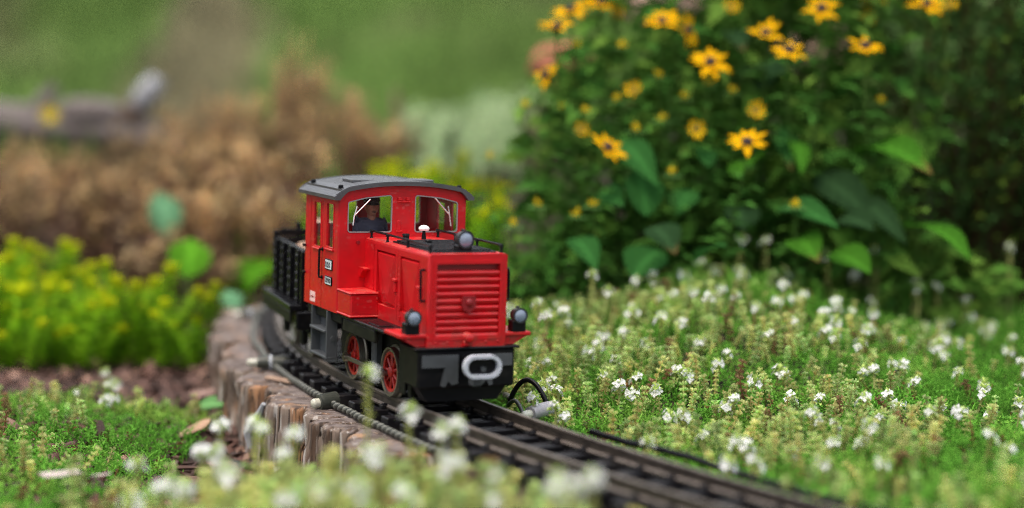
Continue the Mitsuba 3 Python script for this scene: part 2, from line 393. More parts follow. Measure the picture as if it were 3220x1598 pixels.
scene['soil'] = bumped(pr(mikit.proc(soil), 0.95), lambda p, n, uv: FB(p.x * 150, p.y * 150, 0, 3), 0.004, 1e-3)
scene['rock_red'] = bumped(pr(grime((0.34, 0.12, 0.07), (0.20, 0.13, 0.11), 14), 0.85), lambda p, n, uv: FB(p.x * 40, p.y * 40, p.z * 40, 3), 0.01, 1e-3)
scene['rock_pink'] = pr(grime((0.42, 0.27, 0.22), (0.25, 0.15, 0.12), 14), 0.85)
scene['cable_green'] = pr((0.045, 0.048, 0.042), 0.45)
scene['cable_pale'] = pr((0.17, 0.175, 0.155), 0.45)
scene['socket_green'] = pr((0.045, 0.05, 0.042), 0.4)
scene['socket_grey'] = pr((0.30, 0.29, 0.32), 0.4)
ATTR = {'type': 'mesh_attribute', 'name': 'vertex_color'}
scene['foliage'] = {'type': 'principledthin', 'base_color': ATTR, 'roughness': 0.45, 'diff_trans': 0.55, 'eta': 1.35}
scene['petal'] = {'type': 'principledthin', 'base_color': ATTR, 'roughness': 0.6, 'diff_trans': 0.5, 'eta': 1.3}
scene['tinted'] = {'type': 'twosided', 'bsdf': {'type': 'principled', 'base_color': ATTR, 'roughness': 0.75}}

# ------------------------------------------------------------------ ground and sky
gx = np.concatenate([np.linspace(-60, -1.5, 14)[:-1], np.linspace(-1.5, 1.5, 181), np.linspace(1.5, 60, 14)[1:]])
gy = np.concatenate([np.linspace(-60, -1.6, 12)[:-1], np.linspace(-1.6, 2.0, 211), np.linspace(2.0, 6, 40)[1:], np.linspace(6, 90, 20)[1:]])
X, Y = np.meshgrid(gx, gy, indexing='ij')
Z = ground(X, Y)
nx, ny = X.shape
gi = np.arange(nx * ny).reshape(nx, ny)
quads = np.stack([gi[:-1, :-1], gi[1:, :-1], gi[1:, 1:], gi[:-1, 1:]], -1).reshape(-1, 4)
scene['garden_ground'] = mikit.ply((np.stack([X, Y, Z], -1).reshape(-1, 3), quads), 'soil', True)
tag('garden_ground', 'dark brown garden soil rising to a green grassy bank at the back', kind='structure')


# ------------------------------------------------------------------ foliage tools
class Bag:
    """Vertices, triangles and colours of many small pieces, joined into one mesh."""

    def __init__(self):
        self.v, self.f, self.c, self.n = [], [], [], 0

    def add(self, v, f, c):
        v = np.asarray(v, float).reshape(-1, 3)
        self.v.append(v)
        self.f.append(np.asarray(f).reshape(-1, 3) + self.n)
        self.c.append(np.broadcast_to(np.asarray(c, float), v.shape))
        self.n += len(v)

    def mesh(self):
        return (np.vstack(self.v), np.vstack(self.f)), np.clip(np.vstack(self.c), 0.002, 0.95)

    def put(self, name, bsdf='foliage', parent=None):
        m, c = self.mesh()
        return put(name, m, bsdf, parent, color=c)


def unit(a):
    return a / (np.linalg.norm(a, axis=-1, keepdims=True) + 1e-12)


def leaves(bag, base, d, up, L, Wd, col, droop=0.15, fold=0.25, wide=0.45):
    """Many folded leaves at once: base, direction and upper side (n, 3), length and width (n,), colour (n, 3)."""
    base, d, up = np.atleast_2d(base), unit(np.atleast_2d(d)), np.atleast_2d(up)
    n = len(base)
    L, Wd = np.broadcast_to(L, (n,))[:, None], np.broadcast_to(Wd, (n,))[:, None]
    s = unit(np.cross(d, up))
    u = np.cross(s, d)
    m = base + d * L * wide
    tip = base + d * L - u * L * droop
    lf, rt = m - s * Wd * 0.5 + u * Wd * fold, m + s * Wd * 0.5 + u * Wd * fold
    v = np.stack([base, lf, m, rt, tip], 1)
    f = np.array([[0, 2, 1], [0, 3, 2], [1, 2, 4], [2, 3, 4]])
    fa = (np.arange(n)[:, None, None] * 5 + f).reshape(-1, 3)
    c = np.repeat(np.broadcast_to(col, (n, 3))[:, None], 5, 1)
    bag.add(v.reshape(-1, 3), fa, c.reshape(-1, 3))


def ribbon(bag, pts, w, col, sides=3):
    t = tube(pts, w, sides, False)
    bag.add(t.vertices, t.faces, col)


def big_leaf(bag, p, q, w, up, col, rng, bend=0.12, fold=0.18, na=15, nb=9, mid=1.6):
    """One broad leaf from p to q with a midrib crease, a bend and wavy margins."""
    p, q = np.asarray(p, float), np.asarray(q, float)
    d = q - p
    L = np.linalg.norm(d)
    d = d / L
    s = unit(np.cross(d, up))
    u = np.cross(s, d)
    t, a = np.linspace(0, 1, na), np.linspace(-1, 1, nb)
    tt, aa = np.meshgrid(t, a, indexing='ij')
    half = w * 0.5 * np.sin(math.pi * np.clip(tt, 0, 1) ** 0.88) ** 0.8 * (1 - 0.30 * tt ** 3)
    h = bend * L * np.sin(math.pi * tt) + fold * np.abs(aa) * half + 0.05 * half * np.sin(tt * 9 + rng.random() * 6) * np.abs(aa)
    v = p + d * (tt * L)[..., None] + s * (aa * half)[..., None] + u * h[..., None]
    g = np.arange(na * nb).reshape(na, nb)
    qd = np.stack([g[:-1, :-1], g[1:, :-1], g[1:, 1:], g[:-1, 1:]], -1).reshape(-1, 4)
    c = np.asarray(col) * (1 + (mid - 1) * np.exp(-(aa / 0.12) ** 2) + (0.22 if mid > 1 else 0.08) * np.sin(tt * 40 - np.abs(aa) * 9) - 0.15 * np.abs(aa))[..., None]
    if mid > 1 and rng.random() < 0.22:      # browned tip and margin
        w_ = ss(0.88, 1.04, tt + 0.10 * np.abs(aa) + 0.06 * np.sin(aa * 7 + tt * 20))[..., None]
        c = c * (1 - w_) + np.array([0.17, 0.10, 0.04]) * w_
    bag.add(v.reshape(-1, 3), np.vstack([qd[:, :3], qd[:, [0, 2, 3]]]), c.reshape(-1, 3))


def leafy_shoot(rng):
    """A creeping thyme shoot, about 16 mm: pairs of tiny leaves, each pair turned from the last."""
    b = Bag()
    n, Ls = rng.integers(6, 9), rng.uniform(0.012, 0.019)
    t = np.linspace(0, 1, n)
    lean, az = rng.uniform(0.1, 0.9), rng.uniform(0, 6.28)
    pts = np.stack([np.cos(az) * lean * Ls * t ** 1.6, np.sin(az) * lean * Ls * t ** 1.6, Ls * t * (1 - 0.25 * lean * t)], 1)
    d = unit(np.gradient(pts, axis=0))
    a0 = rng.uniform(0, 6.28)
    for i in range(1, n):
        a, bb, dd = frame_of(d[i])
        for k in range(2):
            g = a0 + i * 1.57 + k * 3.14 + rng.normal(0, 0.25)
            o = math.cos(g) * a + math.sin(g) * bb
            el = rng.uniform(0.35, 0.8)
            L = rng.uniform(0.0034, 0.0052) * (1 if i < n - 1 else 0.7)
            leaves(b, pts[i], o * math.cos(el) + dd * math.sin(el), dd, L, L * 0.42, np.array([1, 1, 1.0]) * rng.uniform(0.75, 1.25) * (0.8 + 0.4 * i / n), 0.1, 0.2)
    ribbon(b, pts, 0.0004, (1.5, 0.9, 0.9))
    return b.mesh()


def calyx_stalk(rng, tall=0.03, n_wh=5):
    """A faded thyme flower stalk: whorls of small pale tubes with short bracts."""
    b = Bag()
    lean, az = rng.uniform(0, 0.35), rng.uniform(0, 6.28)
    top = np.array([math.cos(az) * lean, math.sin(az) * lean, 1]) * tall
    pts = np.linspace([0, 0, 0], top, 4)
    ribbon(b, pts, 0.00055, (0.75, 0.62, 0.55))
    for i, t in enumerate(np.linspace(0.25, 1, n_wh)):
        c = top * t
        m = rng.integers(7, 11)
        for k in range(m):
            g = k * 6.283 / m + rng.uniform(-0.3, 0.3)
            el = rng.uniform(0.3, 1.0)
            o = np.array([math.cos(g) * math.cos(el), math.sin(g) * math.cos(el), math.sin(el)])
            a, bb, dd = frame_of(o)
            L, r = rng.uniform(0.0022, 0.0036), rng.uniform(0.0006, 0.0010)
            e = c + o * L
            ang = np.arange(4) * 1.5708
            ring = e + r * (np.cos(ang)[:, None] * a + np.sin(ang)[:, None] * bb)
            tone = rng.uniform(0.7, 1.25)
            col = np.array([1, 1, 1]) * tone if rng.random() > 0.10 else np.array([0.8, 0.6, 0.55]) * tone
            b.add(np.vstack([c + o * 0.0006, ring]), [[0, 1, 2], [0, 2, 3], [0, 3, 4], [0, 4, 1]], col)
        for k in range(2):
            g = rng.uniform(0, 6.28)
            leaves(b, c, [math.cos(g), math.sin(g), 0.4], [0, 0, 1], rng.uniform(0.003, 0.005), 0.0018, (0.6, 0.95, 0.6), 0.2)
    return b.mesh()


def scatter(bag, lib, pos, scale, rng, tint, tilt=0.35):
    """Copies of the library's pieces at the points pos, turned and tilted at random, coloured by tint (n, 3)."""
    n = len(pos)
    which = rng.integers(0, len(lib), n)
    az, ti, ta = rng.uniform(0, 6.28, n), np.abs(rng.normal(0, tilt, n)), rng.uniform(0, 6.28, n)
    ca, sa = np.cos(az), np.sin(az)
    Rz = np.zeros((n, 3, 3))
    Rz[:, 0, 0], Rz[:, 0, 1], Rz[:, 1, 0], Rz[:, 1, 1], Rz[:, 2, 2] = ca, -sa, sa, ca, 1
    ax = np.stack([np.cos(ta), np.sin(ta), 0 * ta], 1)
    K = np.zeros((n, 3, 3))
    K[:, 0, 2], K[:, 1, 2], K[:, 2, 0], K[:, 2, 1] = ax[:, 1], -ax[:, 0], -ax[:, 1], ax[:, 0]
    R = np.eye(3) + np.sin(ti)[:, None, None] * K + (1 - np.cos(ti))[:, None, None] * (K @ K)
    R = R @ Rz
    for k, ((v, f), c) in enumerate(lib):
        i = np.nonzero(which == k)[0]
        if not len(i):
            continue
        vv = np.einsum('nij,mj->nmi', R[i] * scale[i][:, None, None], v) + pos[i][:, None]
        cc = c[None] * tint[i][:, None]
        ff = (np.arange(len(i))[:, None, None] * len(v) + f[None]).reshape(-1, 3)
        bag.add(vv.reshape(-1, 3), ff, cc.reshape(-1, 3))


def spread(rng, x0, x1, y0, y1, gap, keep):
    """Jittered points about gap apart in a rectangle, those for which keep(x, y) is true, with their ground height."""
    xs, ys = np.meshgrid(np.arange(x0, x1, gap), np.arange(y0, y1, gap), indexing='ij')
    x = xs.ravel() + rng.uniform(-0.6, 0.6, xs.size) * gap
    y = ys.ravel() + rng.uniform(-0.6, 0.6, xs.size) * gap
    k = keep(x, y)
    x, y = x[k], y[k]
    return np.stack([x, y, ground(x, y)], 1)


def in_wedge(x, y, m=0.06):
    return np.abs(x - 0.072 + (y + 1.23) * 0.0) < (y + 1.2306) * 0.277 + m


rng = np.random.default_rng(5)
SHOOTS = [leafy_shoot(rng) for _ in range(10)]
STALKS = [calyx_stalk(rng, rng.uniform(0.016, 0.028), rng.integers(5, 8)) for _ in range(8)]


def thyme_mat(name, label, x0, x1, y0, y1, gap, gap_y, keep, yellow, seed, lift=1.0, stalk_scale=1.0):
    """One mat of creeping thyme: green shoots all over and faded stalks where yellow(x, y) says."""
    rng = np.random.default_rng(seed)
    bag = Bag()
    p = spread(rng, x0, x1, y0, y1, gap, keep)
    nz = meshkit.fbm(np.stack([p[:, 0] * 26, p[:, 1] * 26, 0 * p[:, 0]], 1), 3)
    hump = meshkit.fbm(np.stack([p[:, 0] * 40, p[:, 1] * 40, 0 * p[:, 0] + 3], 1), 2)
    p[:, 2] += (hump - 0.5) * 0.014 * lift - 0.001
    sharp = ss(-0.30, -0.18, p[:, 1]) * ss(0.24, 0.12, p[:, 1])
    thin = rng.random(len(p)) < 0.45 + 0.55 * sharp
    p, nz, sharp = p[thin], nz[thin], sharp[thin]
    yw = yellow(p[:, 0], p[:, 1])
    g = np.array([0.155, 0.410, 0.055]) * (0.6 + 0.8 * nz[:, None])
    ol = np.array([0.40, 0.46, 0.12]) * (0.8 + 0.4 * nz[:, None])
    mixw = np.clip(yw * 0.5 + (nz - 0.62) * 1.5, 0, 0.8)[:, None]
    tint = (g * (1 - mixw) + ol * mixw) * rng.uniform(0.75, 1.3, (len(p), 1))
    brown = rng.random(len(p)) < 0.03
    tint[brown] = np.array([0.20, 0.11, 0.05]) * rng.uniform(0.6, 1.2, (brown.sum(), 1))
    scatter(bag, SHOOTS, p, rng.uniform(0.75, 1.15, len(p)) * (1.25 - 0.42 * sharp), rng, tint, 0.45)
    q = spread(rng, x0, x1, y0, y1, gap_y, keep)
    nq = meshkit.fbm(np.stack([q[:, 0] * 17, q[:, 1] * 17, 0 * q[:, 0] + 9], 1), 3)
    on = rng.random(len(q)) < np.clip(yellow(q[:, 0], q[:, 1]) * (0.30 + 1.15 * ss(0.40, 0.60, nq)) + 0.8 * ss(0.61, 0.75, nq), 0, 1)
    q = q[on]
    t2 = np.array([0.71, 0.77, 0.33]) * rng.uniform(0.65, 1.2, (len(q), 1))
    t2[:, 0] *= rng.uniform(0.82, 1.12, len(q))
    dead = rng.random(len(q)) < 0.07
    t2[dead] = np.array([0.42, 0.27, 0.15]) * rng.uniform(0.6, 1.2, (dead.sum(), 1))
    scatter(bag, STALKS, q, rng.uniform(0.65, 1.1, len(q)) * stalk_scale, rng, t2, 0.5)
    key = bag.put(name)
    return tag(key, label, 'groundcover', kind='stuff')


def right_side(x, y):
    u, s = track_uv(x, y)
    return (y < 0.335 + 0.22 * ss(0.42, 0.50, x) + 0.05 * (meshkit.fbm(np.stack([x * 22, 0 * x, 0 * x], -1), 2) - 0.5)) & (u > 0.05 + 0.012 * (meshkit.fbm(np.stack([x * 30, y * 30, 0 * x], -1), 2) - 0.3) - 0.010 * ss(0.18, 0.4, s)) & in_wedge(x, y)


def yellow_right(x, y):
    a = 1.05 * np.exp(-((x - 0.17) / 0.13) ** 2 - ((y - 0.12) / 0.20) ** 2)
    b = 0.55 * np.exp(-((x - 0.30) / 0.07) ** 2 - ((y + 0.28) / 0.10) ** 2)
    c = 0.45 * np.exp(-((x - 0.20) / 0.05) ** 2 - ((y + 0.12) / 0.10) ** 2)
    return np.clip(a * 0.75 + b + c, 0, 0.85)


thyme_mat('creeping_thyme', 'low mat of green and yellowed creeping thyme right of the track', 0.04, 0.72, -0.62, 0.58, 0.0053, 0.0092, right_side, yellow_right, 11)


def left_side(x, y):
    u, s = track_uv(x, y)
    edge = 0.03 * (meshkit.fbm(np.stack([x * 16, y * 16, 0 * x + 5], -1), 2) - 0.5)
    return (x < -0.145 + edge + 0.10 * np.clip(-y - 0.02, -0.2, 0.2) * 0.5) & (y < 0.175 + edge + np.clip(-x - 0.2, -0.1, 0.1) * 0.25) & in_wedge(x, y)


def yellow_left(x, y):
    return np.clip(0.55 * np.exp(-((x + 0.26) / 0.05) ** 2 - ((y - 0.02) / 0.2) ** 2) + 0.8 * ss(0.08, 0.17, y), 0, 0.8)


thyme_mat('creeping_thyme', 'low mat of green creeping thyme at the left beside the bark mulch', -0.46, -0.11, -0.36, 0.21, 0.0055, 0.016, left_side, yellow_left, 12)


def front_side(x, y):
    u, s = track_uv(x, y)
    e = 0.04 * (meshkit.fbm(np.stack([x * 14, y * 14, 0 * x + 8], -1), 2) - 0.5)
    return (u < -0.052) & (x > -0.155 - 0.2 * (y + 0.3) + e) & (y < np.maximum(-0.15 - 0.25 * np.abs(x + 0.03), -0.14 - 3.0 * np.abs(x - 0.03)) + e) & (s > -0.02)


thyme_mat('creeping_thyme', 'blurred yellow green thyme in the foreground between the lens and the track', -0.2, 0.13, -0.62, -0.1, 0.0085, 0.0085, front_side, lambda x, y: 0.85 + 0 * x, 13, 1.0, 1.45)


# white flowering thyme stems, each a thing with a stem and a blossom
def blossom(rng, n=6):
    """Separate little white two-lipped flowers standing out at several heights round the stem top."""
    b = Bag()
    for k in range(n):
        g, el = k * 2.4 + rng.uniform(-0.5, 0.5), rng.uniform(-0.1, 0.8)
        o = np.array([math.cos(g) * math.cos(el), math.sin(g) * math.cos(el), math.sin(el)])
        c = o * rng.uniform(0.0030, 0.0046) + [0, 0, rng.uniform(-0.0050, 0.0016)]
        a, bb, dd = frame_of(unit(o + np.array([0, 0, 0.15])))
        for j in range(4):
            h = j * 1.571 + rng.uniform(-0.25, 0.25)
            e = math.cos(h) * a + math.sin(h) * bb
            leaves(b, c, e + dd * rng.uniform(0.2, 0.7), dd, rng.uniform(0.0030, 0.0042), 0.0030, np.array([0.90, 0.90, 0.92]) * rng.uniform(0.9, 1.04), 0.25, 0.1, 0.6)
    return b.mesh()


def head_stem(rng, tall=0.03):
    """Pale calyces and bracts crowded round the head and in whorls down the stalk (lengths from the head down)."""
    b = Bag()
    for i in range(20):
        g, el = i * 2.4, rng.uniform(-0.2, 1.3)
        o = np.array([math.cos(g) * math.cos(el), math.sin(g) * math.cos(el), math.sin(el)])
        leaves(b, o * 0.001 + [0, 0, rng.uniform(-0.004, 0.001)], o, [0, 0, 1], 0.0046, 0.0024, np.array([0.52, 0.66, 0.20]) * rng.uniform(0.8, 1.2), 0.1)
    dz = -0.007
    while dz > -min(0.030, max(0.012, 0.55 * tall)):
        for k in range(6):
            g = rng.uniform(0, 6.28)
            leaves(b, [0, 0, dz + rng.uniform(-0.001, 0.001)], [math.cos(g), math.sin(g), rng.uniform(0.1, 1.2)], [0, 0, 1], rng.uniform(0.0030, 0.0046), 0.0020, np.array([0.60, 0.62, 0.22]) * rng.uniform(0.6, 1.2), 0.15)
        dz -= rng.uniform(0.0035, 0.0055)
    return b


rng = np.random.default_rng(21)
BLOSSOMS = [blossom(rng, n) for n in (4, 5, 6, 7, 8)]


def flowering(spots, label_of, group, rng, scale=0.85):
    for i, (x, y, z) in enumerate(spots):
        gx_, gy_ = x + rng.normal(0, 0.004), y + rng.normal(0, 0.004)
        gz = float(ground(gx_, gy_))
        lab = label_of(i)
        key = thing('thyme_flower', lab[0] if isinstance(lab, tuple) else lab, 'flower', None if isinstance(lab, tuple) else group)
        b = head_stem(rng, z - gz)
        top = np.array([0, 0, 0.002])
        ribbon(b, np.linspace([gx_ - x, gy_ - y, min(gz - z, -0.004)], top, 4) + np.array([[0, 0, 0], [0.001, 0, 0], [0.001, 0, 0], [0, 0, 0]]), 0.0008, (0.40, 0.42, 0.16))
        m, c = b.mesh()
        m[0][:] = m[0] * 1.0 + [x, y, z]
        put('stem', m, 'foliage', key, color=c)
        (v, f), c = BLOSSOMS[i % len(BLOSSOMS)]
        a = rng.uniform(0, 6.28)
        R = np.array([[math.cos(a), -math.sin(a), 0], [math.sin(a), math.cos(a), 0], [0, 0, 1]])
        put('blossom', ((v * scale * rng.uniform(0.75, 1.1)) @ R.T + [x, y, z], f), 'petal', key, color=c)


def word(p, xs, ys, wx, wy):
    return wx[int(np.searchsorted(xs, p[0]))], wy[int(np.searchsorted(ys, p[1]))]


def mid_label(i):
    a, b = word(THYME_MID[i], (0.20, 0.34), (-0.08, 0.12), ('near the rails', 'in the middle', 'far to the right'), ('blurred nearest rows', 'sharp middle rows', 'farther rows'))
    return f'white thyme flower in the {b} right of the train, {a}'


def back_label(i):
    a = ('beside the right front lamp', 'below the broad leaves', 'under the large drooping leaves', 'toward the right edge')[int(np.searchsorted((0.10, 0.25, 0.42), THYME_BACK[i][0]))]
    return f'white thyme flower at the back edge of the mat {a}'


def front_label(i):
    if i == 0:
        return ('tall blurred white thyme flower standing in front of the red driving wheels',)
    a = ('in front of the log edging', 'at the bottom below the log edging', 'before the near rail', 'at the bottom before the rails')
    x, y, z = THYME_FRONT[i]
    return f'soft blurred white thyme flower in the foreground {a[(2 if x > -0.02 else 0) + (1 if y < -0.32 else 0)]}'


flowering(THYME_BACK, back_label, 'white thyme flowers along the back edge of the mat', rng)
_n = 0
_r2 = np.random.default_rng(23)
while _n < 70:      # the smaller heads sprinkled over the mat
    x, y = _r2.uniform(0.06, 0.62), _r2.uniform(-0.26, 0.33)
    if _r2.random() > (1.0 if y > 0.12 else 0.45) * (1.0 if x < 0.35 else 0.6) or not right_side(np.array(x), np.array(y)):
        continue
    THYME_MID.append((x, y, float(ground(x, y)) + _r2.uniform(0.014, 0.026)))
    _n += 1
flowering(THYME_MID, mid_label, 'white thyme flowers in the mat right of the train', rng)
flowering(THYME_FRONT, front_label, 'white thyme flowers in the foreground', rng, 1.0)
flowering(THYME_LEFT, lambda i: 'white thyme flower at the left beside the bark mulch', 'white thyme flowers at the left by the mulch', rng)

# ------------------------------------------------------------------ bark mulch and loose chips
rng = np.random.default_rng(31)


def chip(rng, size):
    h = size * np.array([rng.uniform(0.7, 1.3), rng.uniform(0.3, 0.6), rng.uniform(0.12, 0.25)])
    v = rng.normal(0, 1, (12, 3))
    v = unit(v) * h * 0.6
    return trimesh.convex.convex_hull(v)


CHIPS = [chip(rng, 1.0) for _ in range(9)]
bag = Bag()
pts = []
while len(pts) < 2300:
    x, y = rng.uniform(-0.5, -0.04), rng.uniform(-0.26, 0.62)
    u, s = track_uv(np.array(x), np.array(y))
    if u < -0.066 and in_wedge(x, y):
        pts.append((x, y))
pts = np.array(pts)
gz = ground(pts[:, 0], pts[:, 1])
chips_shown = 0
for (x, y), z in zip(pts, gz):
    m = CHIPS[rng.integers(9)]
    R = trimesh.transformations.random_rotation_matrix(rng.random(3))[:3, :3]
    Rz = trimesh.transformations.euler_matrix(rng.normal(0, 0.35), rng.normal(0, 0.35), rng.uniform(0, 6.28))[:3, :3]
    col = np.array([0.075, 0.036, 0.027]) * rng.uniform(0.3, 1.7)
    if rng.random() < 0.1:
        col = np.array([0.26, 0.15, 0.11]) * rng.uniform(0.7, 1.3)
    size = rng.uniform(0.008, 0.024)
    cv = m.vertices @ Rz.T * size + [x, y, z + rng.uniform(0, 0.005)]
    if size > 0.016 and chips_shown < 110 and -0.30 < x < -0.10 and 0.16 < y < 0.44 and not (x < -0.16 and y < 0.2):
        chips_shown += 1
        put('bark_chip', trimesh.Trimesh(cv, m.faces, process=False), 'tinted', None, color=np.tile(col, (len(cv), 1)))
        tone = 'pale' if col[0] > 0.15 else 'dark' if col[0] < 0.05 else 'reddish brown'
        place_ = ('in front of the sedum', 'in the middle of the mulch', 'beside the log edging')[int(np.searchsorted((-0.24, -0.17), x))]
        tag(list(scene)[-1], f"{tone} bark chip lying {place_}, {'near' if y < 0.25 else 'middle' if y < 0.34 else 'far'} part", 'bark chip', 'loose bark chips of the mulch')
    else:
        bag.add(cv, m.faces, col)
tag(bag.put('bark_mulch', 'tinted'), 'dark reddish brown bark mulch between the thyme and the log edging', 'mulch', kind='stuff')
for (x, y, dz, az, L, col, lab) in [
        (-0.152, 0.092, 0.010, 1.0, 0.036, (0.42, 0.26, 0.17), 'tan sliver of wood lying on the mulch in front of the log edging'),
        (-0.175, -0.207, 0.028, -0.35, 0.026, (0.46, 0.38, 0.37), 'pale grey bark chip lying in the left thyme mat near the frame bottom'),
        (-0.157, -0.181, 0.026, -0.6, 0.016, (0.46, 0.38, 0.36), 'small pale chip in the left thyme mat'),
        (-0.175, 0.285, 0.008, 0.2, 0.026, (0.30, 0.19, 0.16), 'reddish bark chip on the mulch behind the left thyme'),
        (-0.150, 0.215, 0.008, -0.3, 0.020, (0.44, 0.20, 0.10), 'orange brown bark chip on the mulch beside the log edging')]:
    m = CHIPS[len(lab) % 9].copy()
    R = trimesh.transformations.euler_matrix(0.2, -0.15, az)[:3, :3]
    m.vertices = (m.vertices * [1, 0.7, 0.6]) @ R.T * L + [x, y, float(ground(x, y)) + dz]
    put('wood_chip', m, 'tinted', None, color=np.tile(col, (len(m.vertices), 1)))
    tag([k for k in scene if k.startswith('wood_chip')][-1], lab, 'wood chip')
bag = Bag()
big_leaf(bag, [-0.160, 0.158, -0.050], [-0.133, 0.150, -0.047], 0.016, [0, -0.6, 1], (0.16, 0.36, 0.13), rng)
tag(bag.put('fallen_leaf'), 'small pale green leaf lying on the mulch beside the log edging', 'leaf')

# ------------------------------------------------------------------ log edging that carries the line
rng = np.random.default_rng(41)


def upright_log(cx, cy, z0, z1, r, seed):
    """One split, weathered log: an uneven outline, deep checks and proud fibres that run down its side."""
    na, nb = 170, 20
    ang = np.arange(na) * 2 * math.pi / na
    z = np.linspace(z0, z1 - 0.0025, nb)
    A, Zz = np.meshgrid(ang, z, indexing='ij')
    big = meshkit.fbm(np.stack([np.cos(A) * 1.6 + seed, np.sin(A) * 1.6, Zz * 5], -1), 2, seed)
    mid_ = meshkit.fbm(np.stack([np.cos(A) * 6 + seed, np.sin(A) * 6, Zz * 14], -1), 3, seed + 5)
    q2 = np.stack([np.cos(A) * 24 + seed, np.sin(A) * 24, Zz * 26], -1)
    fine = meshkit.fbm(q2, 2, seed + 9)
    R = r * (1 + 0.42 * (big - 0.5) + 0.20 * (mid_ - 0.5))
    R = R - 0.0065 * ss(0.46, 0.30, fine) + 0.0022 * ss(0.58, 0.70, fine) * (Zz < z1 - 0.004 - 0.03 * mid_)
    R = R + 0.006 * ss(z1 - 0.05, z0 + 0.02, Zz) * (big - 0.3)
    V = np.stack([cx + R * np.cos(A), cy + R * np.sin(A), Zz], -1)
    rings = [V.transpose(1, 0, 2).reshape(-1, 3)]
    top = V[:, -1]
    c = np.array([cx, cy, z1])
    for t in (0.965, 0.92, 0.8, 0.6, 0.4, 0.2):
        ring = c + (top - c) * [t, t, 0]
        n2 = meshkit.fbm(np.stack([ring[:, 0] * 60, ring[:, 1] * 170, 0 * ring[:, 0] + seed], -1), 3)
        ring[:, 2] = z1 + (-0.0012 if t > 0.95 else 0.0) + 0.0026 * (n2 - 0.5) - 0.0012 * ss(0.4, 0.3, n2)
        rings.append(ring)
    V = np.vstack(rings + [np.array([[cx, cy, z1]])])
    nr = nb + 6
    i, j = np.meshgrid(np.arange(nr - 1), np.arange(na), indexing='ij')
    qd = np.stack([i * na + j, i * na + (j + 1) % na, (i + 1) * na + (j + 1) % na, (i + 1) * na + j], -1).reshape(-1, 4)
    k = np.arange(na)
    e = (nr - 1) * na
    F_ = np.vstack([qd[:, :3], qd[:, [0, 2, 3]], np.stack([e + k, e + (k + 1) % na, k * 0 + len(V) - 1], 1)])
    return trimesh.Trimesh(V, F_, process=False)


spots = [(-0.50, -0.036, 0.045), (-0.425, -0.030, 0.048), (-0.340, -0.030, 0.049), (-0.268, -0.026, 0.047), (-0.195, -0.034, 0.050), (-0.120, -0.024, 0.052), (-0.045, -0.030, 0.049), (0.030, -0.022, 0.050), (0.105, -0.028, 0.046)]
names = ['weathered log farthest back in the edging, beside the rear bulb', 'weathered log just in front of the farthest log in the edging', 'split log behind the wagon where the edging bends', 'weathered log standing in the edging beside the wagon',
         'log under the left light bulb with splintered grey fibres', 'split log with orange brown core between the two near bulbs', 'weathered log under the near bulb facing the camera', 'splintered log at the right end of the visible edging', 'weathered log of the edging half hidden by foreground thyme']
for (s, uo, r), lab, i in zip(spots, names, range(9)):
    c, la, fw = line(s)
    p = c[0] + la[0] * uo
    m = upright_log(p[0], p[1], -0.105, -0.0168 - 0.0012 * rng.random(), r, 60 + i)
    tag(put('edging_log', m, 'weathered_wood', smooth=True), lab, 'log', 'upright logs of the edging under the line')
tag(put('splinter', tube([[-0.0925, 0.0260, -0.022], [-0.0950, 0.0310, -0.029], [-0.1000, 0.0390, -0.037], [-0.1045, 0.0430, -0.046], [-0.1030, 0.0420, -0.056]], [0.0015, 0.0030, 0.0042, 0.0040, 0.002], 7), 'drift_pale'),
    'pale grey splinter of wood bulging from the log edging', 'splinter')
tag(put('wood_sliver', box([-0.012, -0.003, -0.001], [0.014, 0.003, 0.001], 0.0006).apply_transform(trimesh.transformations.euler_matrix(0.1, 0.05, -0.5)).apply_translation([-0.0895, 0.088, -0.0155]), 'firewood'),
    'thin pale wood sliver lying on a log top beside the track', 'wood chip')

# ------------------------------------------------------------------ the line: two rails on dark sleepers
track = thing('model_railway_track', 'curved two rail garden railway track on dark ribbed sleepers', 'railway track')
prof = np.array([(-0.0028, -0.0083), (0.0028, -0.0083), (0.0028, -0.0072), (0.0009, -0.0062), (0.0009, -0.0026), (0.0016, -0.0020), (0.0016, -0.0004), (0.0011, 0.0), (-0.0011, 0.0), (-0.0016, -0.0004), (-0.0016, -0.0020), (-0.0009, -0.0026), (-0.0009, -0.0062), (-0.0028, -0.0072)])
sr = np.arange(-0.62, 0.94, 0.012)
C_, L_, F_ = line(sr)
for side in (-1, 1):
    V = (C_[:, None] + L_[:, None] * (side * 0.02375 + prof[None, :, 0:1]) + np.array([0, 0, 1.0]) * prof[None, :, 1:2])
    n, m = V.shape[:2]
    i, j = np.meshgrid(np.arange(n - 1), np.arange(m), indexing='ij')
    q = np.stack([i * m + j, i * m + (j + 1) % m, (i + 1) * m + (j + 1) % m, (i + 1) * m + j], -1).reshape(-1, 4)
    put('rail', trimesh.Trimesh(V.reshape(-1, 3), np.vstack([q[:, :3], q[:, [0, 2, 3]]]), process=False), 'rail_metal', track, 30)


def sleeper_mesh():
    ms = [box([-0.039, -0.0052, -0.0168], [0.039, 0.0052, -0.0086], 0.0007)]
    for su in (-0.02375, 0.02375):
        for e in (-1, 1):
            ms.append(box([su + e * 0.0030, -0.0026, -0.0088], [su + e * 0.0062, 0.0026, -0.0062], 0.0005))
            ms.append(box([su + e * 0.0018, -0.0014, -0.0066], [su + e * 0.0048, 0.0014, -0.0054], 0.0003))
        ms.append(box([su - 0.003, 0.0045, -0.0166], [su + 0.003, 0.0228, -0.0105], 0.0004))
    return cat(ms)


